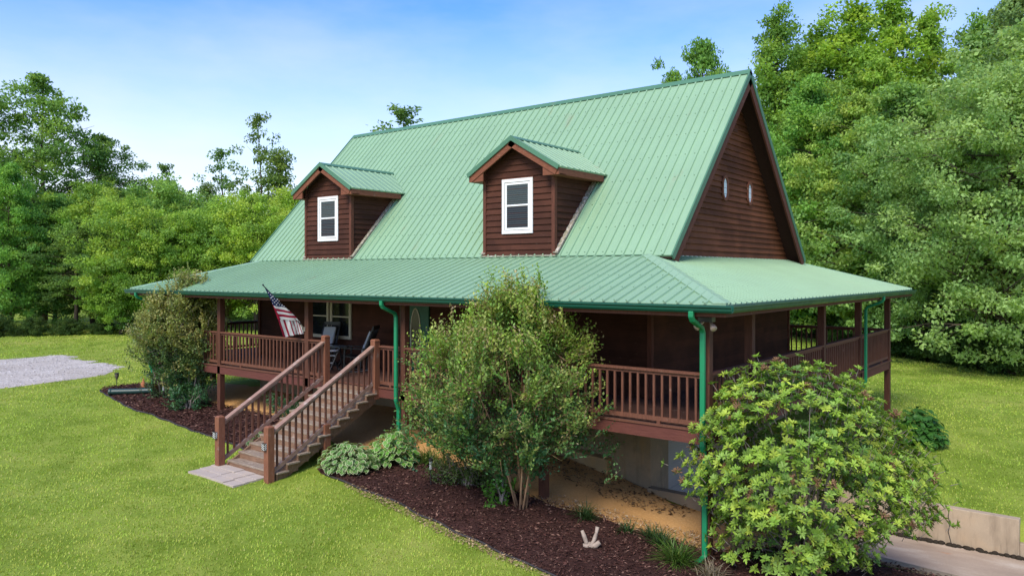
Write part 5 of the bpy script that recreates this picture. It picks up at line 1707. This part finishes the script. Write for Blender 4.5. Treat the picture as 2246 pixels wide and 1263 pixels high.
# rhododendron: rosettes of long leaves, brown spent heads, bare grey branches
def rhododendron():
    r = np.random.default_rng(41)
    x, y = 1.25, .75
    zg_ = float(HG(x, y)) + .02
    t = empty('rhododendron', (x, y, zg_), 'large rounded rhododendron with leaf rosettes at the front right porch corner', 'shrub', local=True)
    E2 = np.stack([CR, CF, np.array([0, 0, 1.])])
    tab = [(.15, 1.15, .75), (.45, 1.5, 1.25), (.75, 1.5, 1.6), (1.0, 1.55, 2.05), (1.3, 1.85, 2.15), (1.6, 1.95, 2.1), (1.95, 1.80, 1.90), (2.3, 1.65, 1.65), (2.6, 1.6, 1.40), (2.85, 1.35, 1.15), (3.05, 1.0, .85), (3.2, .75, .5), (3.33, .45, .1)]
    q = volume_points(r, 330, tab, .60, .80)
    q = np.repeat(q, 6, 0); q[:, :3] += r.normal(0, .125, (len(q), 3)) * np.array([1.2, 1.2, .7])
    br = [(1.75 + .12 * k, -.1 + r.normal(0, .15), .95 + .10 * math.sin(k * 2.1) + r.normal(0, .1), 1.0) for k in range(6) for j in range(5)]
    br += [(-1.75 - .08 * k, -.3 + r.normal(0, .12), 1.35 + r.normal(0, .10), 1.0) for k in range(4) for j in range(4)] + [(-1.45 - .09 * k, -.3 + r.normal(0, .1), 2.35 + r.normal(0, .07), 1.0) for k in range(5) for j in range(3)]
    q = np.concatenate([q, np.array(br[::2]), volume_points(r, 1500, tab, .60, .84)])
    ctr = np.array([0, 0, 1.2])
    pts = q[:, :3]
    # thin out to leave hollows
    hol = np.sin(pts[:, 0] * 3.1 + 1) * np.sin(pts[:, 2] * 3.7 + .5 + pts[:, 1] * 2)
    keep = (hol > -.62) | (r.uniform(0, 1, len(pts)) < .25)
    q, pts = q[keep], pts[keep]
    P0 = pts @ E2
    out = unit(np.stack([pts[:, 0] * 1.0, pts[:, 1] * 1.3, (pts[:, 2] - 1.0) * .6 + .9], -1)) @ E2
    axis = unit(out + r.normal(0, .22, out.shape) + np.array([0, 0, .25]))
    P, A, NN, C, SZ = [], [], [], [], []
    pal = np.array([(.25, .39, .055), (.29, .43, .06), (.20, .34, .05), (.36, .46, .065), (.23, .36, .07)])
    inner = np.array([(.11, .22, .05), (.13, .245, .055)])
    mb = MB(); hd = MB()
    for i in range(len(P0)):
        ax = axis[i]; s1 = unit(np.cross(ax, r.normal(size=3))[None])[0]; s2 = np.cross(ax, s1)
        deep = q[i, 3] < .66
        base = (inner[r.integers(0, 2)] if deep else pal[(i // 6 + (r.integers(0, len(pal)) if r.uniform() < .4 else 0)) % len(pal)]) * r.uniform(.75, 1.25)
        nl = r.integers(9, 14)
        ph0 = r.uniform(0, 6.28)
        for k in range(nl):
            ph = ph0 + k * 2.4; el = R(r.uniform(-12, 28) + 40 * (k / nl))
            rad = s1 * math.cos(ph) + s2 * math.sin(ph)
            P.append(P0[i] + rad * .008 - ax * .01 * k / nl); A.append(rad * math.cos(el) + ax * math.sin(el)); NN.append(ax * 1.0 + r.normal(0, .12, 3))
            C.append(base * r.uniform(.85, 1.18)); SZ.append(r.uniform(.072, .112) * (1 - .25 * k / nl))
        stem0 = P0[i] - ax * r.uniform(.06, .14)
        mb.tube([stem0, P0[i]], [.006, .004], 4, False)
        if not deep and r.uniform() < .035:
            for k in range(26):
                dv = unit((ax * .6 + r.normal(0, .6, 3))[None])[0]; a_ = P0[i] + ax * .02
                hd.tube([a_, a_ + dv * r.uniform(.05, .10)], [.004, .009], 4)
    for k in range(46):
        i = r.integers(0, len(P0)); e = P0[i] * .93; b = np.array([r.normal(0, .12), r.normal(0, .12), -.1])
        m1 = b * .5 + e * .35 + np.array([0, 0, .1 + .15 * e[2]]) + r.normal(0, .06, 3); m2 = e * .75 + np.array([0, 0, -.05]) + r.normal(0, .07, 3)
        rb = r.uniform(.014, .032)
        mb.tube([b, m1, m2, e], [rb, rb * .7, rb * .45, .005], 6, False)
    P, A, NN, C, SZ = map(np.array, (P, A, NN, C, SZ))
    A, S, N = frames(r, A, NN)
    V, F = scatter(*OVAL, P, A, S, N, SZ, SZ * .36)
    link('branches', mb.mesh('branches', M['greybark'], True), t, local=True)
    link('foliage', np_mesh('foliage', V, F, M['gloss'], np.repeat(C, 2, 0)), t, local=True)
    link('seed_heads', hd.mesh('seed_heads', plain('seed_head_brown', (.22, .12, .06), .9)), t, local=True)['label'] = 'brown spent flower heads'


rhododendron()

HOSTA = ([(0, 0, 0), (.25, .30, .10), (.55, .40, .14), (.82, .26, .07), (1, 0, -.10), (.82, -.26, .07), (.55, -.40, .14), (.25, -.30, .10),
          (.10, 0, .03), (.28, .22, .09), (.55, .31, .12), (.79, .19, .06), (.93, 0, -.04), (.79, -.19, .06), (.55, -.31, .12), (.28, -.22, .09)],
         [(0, 8, 9, 1), (1, 9, 10, 2), (2, 10, 11, 3), (3, 11, 12, 4), (4, 12, 13, 5), (5, 13, 14, 6), (6, 14, 15, 7), (7, 15, 8, 0), (8, 15, 9, 9), (9, 15, 14, 10), (10, 14, 13, 11), (11, 13, 12, 12)])


def leaf_mound(name, label, cat, x, y, rx, ry, h, n, size, c_in, c_edge, seed, group=None, asp=.9):
    r = np.random.default_rng(seed)
    zg_ = float(HG(x, y)) + .03
    t = empty(name, (x, y, zg_), label, cat, group, local=True)
    th = r.uniform(0, 6.283, n); el = np.arcsin(r.uniform(.0, 1, n)); f = r.uniform(.72, 1.05, n)
    dx, dy, dz = np.cos(th) * np.cos(el), np.sin(th) * np.cos(el), np.sin(el)
    P = np.stack([dx * rx * f, dy * ry * f, .04 + dz * h * f], -1)
    rad = np.stack([np.cos(th), np.sin(th), np.zeros(n)], -1)
    A = rad * .9 + np.array([0, 0, -.35]) + r.normal(0, .25, (n, 3))
    N0 = np.stack([dx, dy, dz], -1) * .8 + np.array([0, 0, .6]) + r.normal(0, .2, (n, 3))
    A, S, N = frames(r, A, N0)
    SZ = size * r.uniform(.7, 1.2, n)
    P = P - A * (SZ * .5)[:, None]
    tv, tf = HOSTA
    tf = [f_ if len(set(f_)) == 4 else f_ for f_ in tf]
    V, F = scatter(tv, tf, P, A, S, N, SZ, SZ * asp)
    ce = np.repeat(np.array([[c_edge] * 8 + [c_in] * 4]), n, 0).reshape(-1, 3) * np.repeat(r.uniform(.8, 1.2, (n, 1)), 12, 0)
    me = np_mesh('foliage', V, F, M['gloss'], ce); me.validate()
    link('foliage', me, t, local=True)
    mb = MB()
    for k in range(0, n, 3): mb.tube([(P[k] * .15)[0:3] * np.array([1, 1, 0]), P[k]], [.007, .004], 4, False)
    link('stalks', mb.mesh('stalks', plain('hosta_stalk', (.10, .18, .05), .6)), t, local=True)
    return t


HI, HE = (.14, .29, .075), (.46, .53, .29)
leaf_mound('hosta', 'wide low hosta with cream-edged leaves beside the stair support post', 'plant', -7.15, -1.45, .66, .55, .46, 420, .155, HI, HE, 51)
leaf_mound('hosta', 'taller hosta with cream-edged leaves around the green downspout', 'plant', -6.70, -.62, .58, .5, .60, 420, .155, (.13, .31, .05), (.42, .52, .25), 52)
leaf_mound('hosta', 'small hosta squeezed between the stair treads and left railing', 'plant', -9.98, -1.55, .26, .34, .34, 80, .14, (.10, .20, .05), HE, 53)
leaf_mound('hydrangea', 'dark green broad-leaved bush on the lawn behind the rhododendron', 'shrub', 1.32, 9.6, .60, .55, .85, 520, .20, (.05, .15, .025), (.055, .16, .03), 54, asp=.8)


def tuft(label, x, y, n, ln, seed, cols, spread=1.0):
    r = np.random.default_rng(seed)
    zg_ = float(HG(x, y)) + .03
    a = r.uniform(0, 6.283, n); el = r.uniform(.35, 1.45, n)
    A = np.stack([np.cos(a) * np.cos(el) * spread, np.sin(a) * np.cos(el) * spread, np.sin(el)], -1)
    P = np.stack([r.normal(0, .05 * spread, n), r.normal(0, .05 * spread, n), np.zeros(n)], -1)
    A = unit(A); S = unit(np.cross(A, np.array([0, 0, 1.]) + r.normal(0, .1, A.shape))); N = np.cross(A, S)
    N = np.where(N[:, 2:] > 0, -N, N)
    L_ = ln * r.uniform(.6, 1.2, n)
    V, F = scatter(*BLADE, P, A, S, N, L_, .016)
    C = np.array(cols)[r.integers(0, len(cols), n)] * r.uniform(.8, 1.2, (n, 1))
    o = link('grass_tuft', np_mesh('grass_tuft', V, F, M['gloss'], np.repeat(C, 2, 0)))
    o.location = (x, y, zg_)
    return tag(o, label, 'grass tuft', 'ornamental grass tufts in the right mulch bed')


LIR = [(.07, .155, .025), (.10, .195, .03), (.05, .115, .022), (.15, .22, .05)]
LID = [(.035, .075, .022), (.05, .095, .028)]
tuft('dark ornamental grass tuft at the sand edge right of the tall crape myrtle', -2.30, -.12, 150, .34, 61, LID)
tuft('smallest grass tuft, between driftwood and the sandy soil', -1.50, -.05, 90, .24, 62, LID)
tuft('dark grass tuft behind the brightest tuft near the corner downspout', -.82, -.05, 170, .36, 63, LID)
tuft('brightest yellow-green grass tuft at the corner downspout', -.30, -.52, 330, .46, 64, LIR, 1.15)
tuft('short dark grass tuft left of the brightest tuft', -1.12, .12, 110, .28, 65, LID)
tuft('strappy green grass tuft right of the hostas', -6.0, -.25, 190, .46, 66, LIR)
tuft('dry straw-coloured tuft at the foot of the corner downspout', .28, -.62, 160, .30, 67, [(.30, .25, .17), (.22, .18, .12)], 1.1)
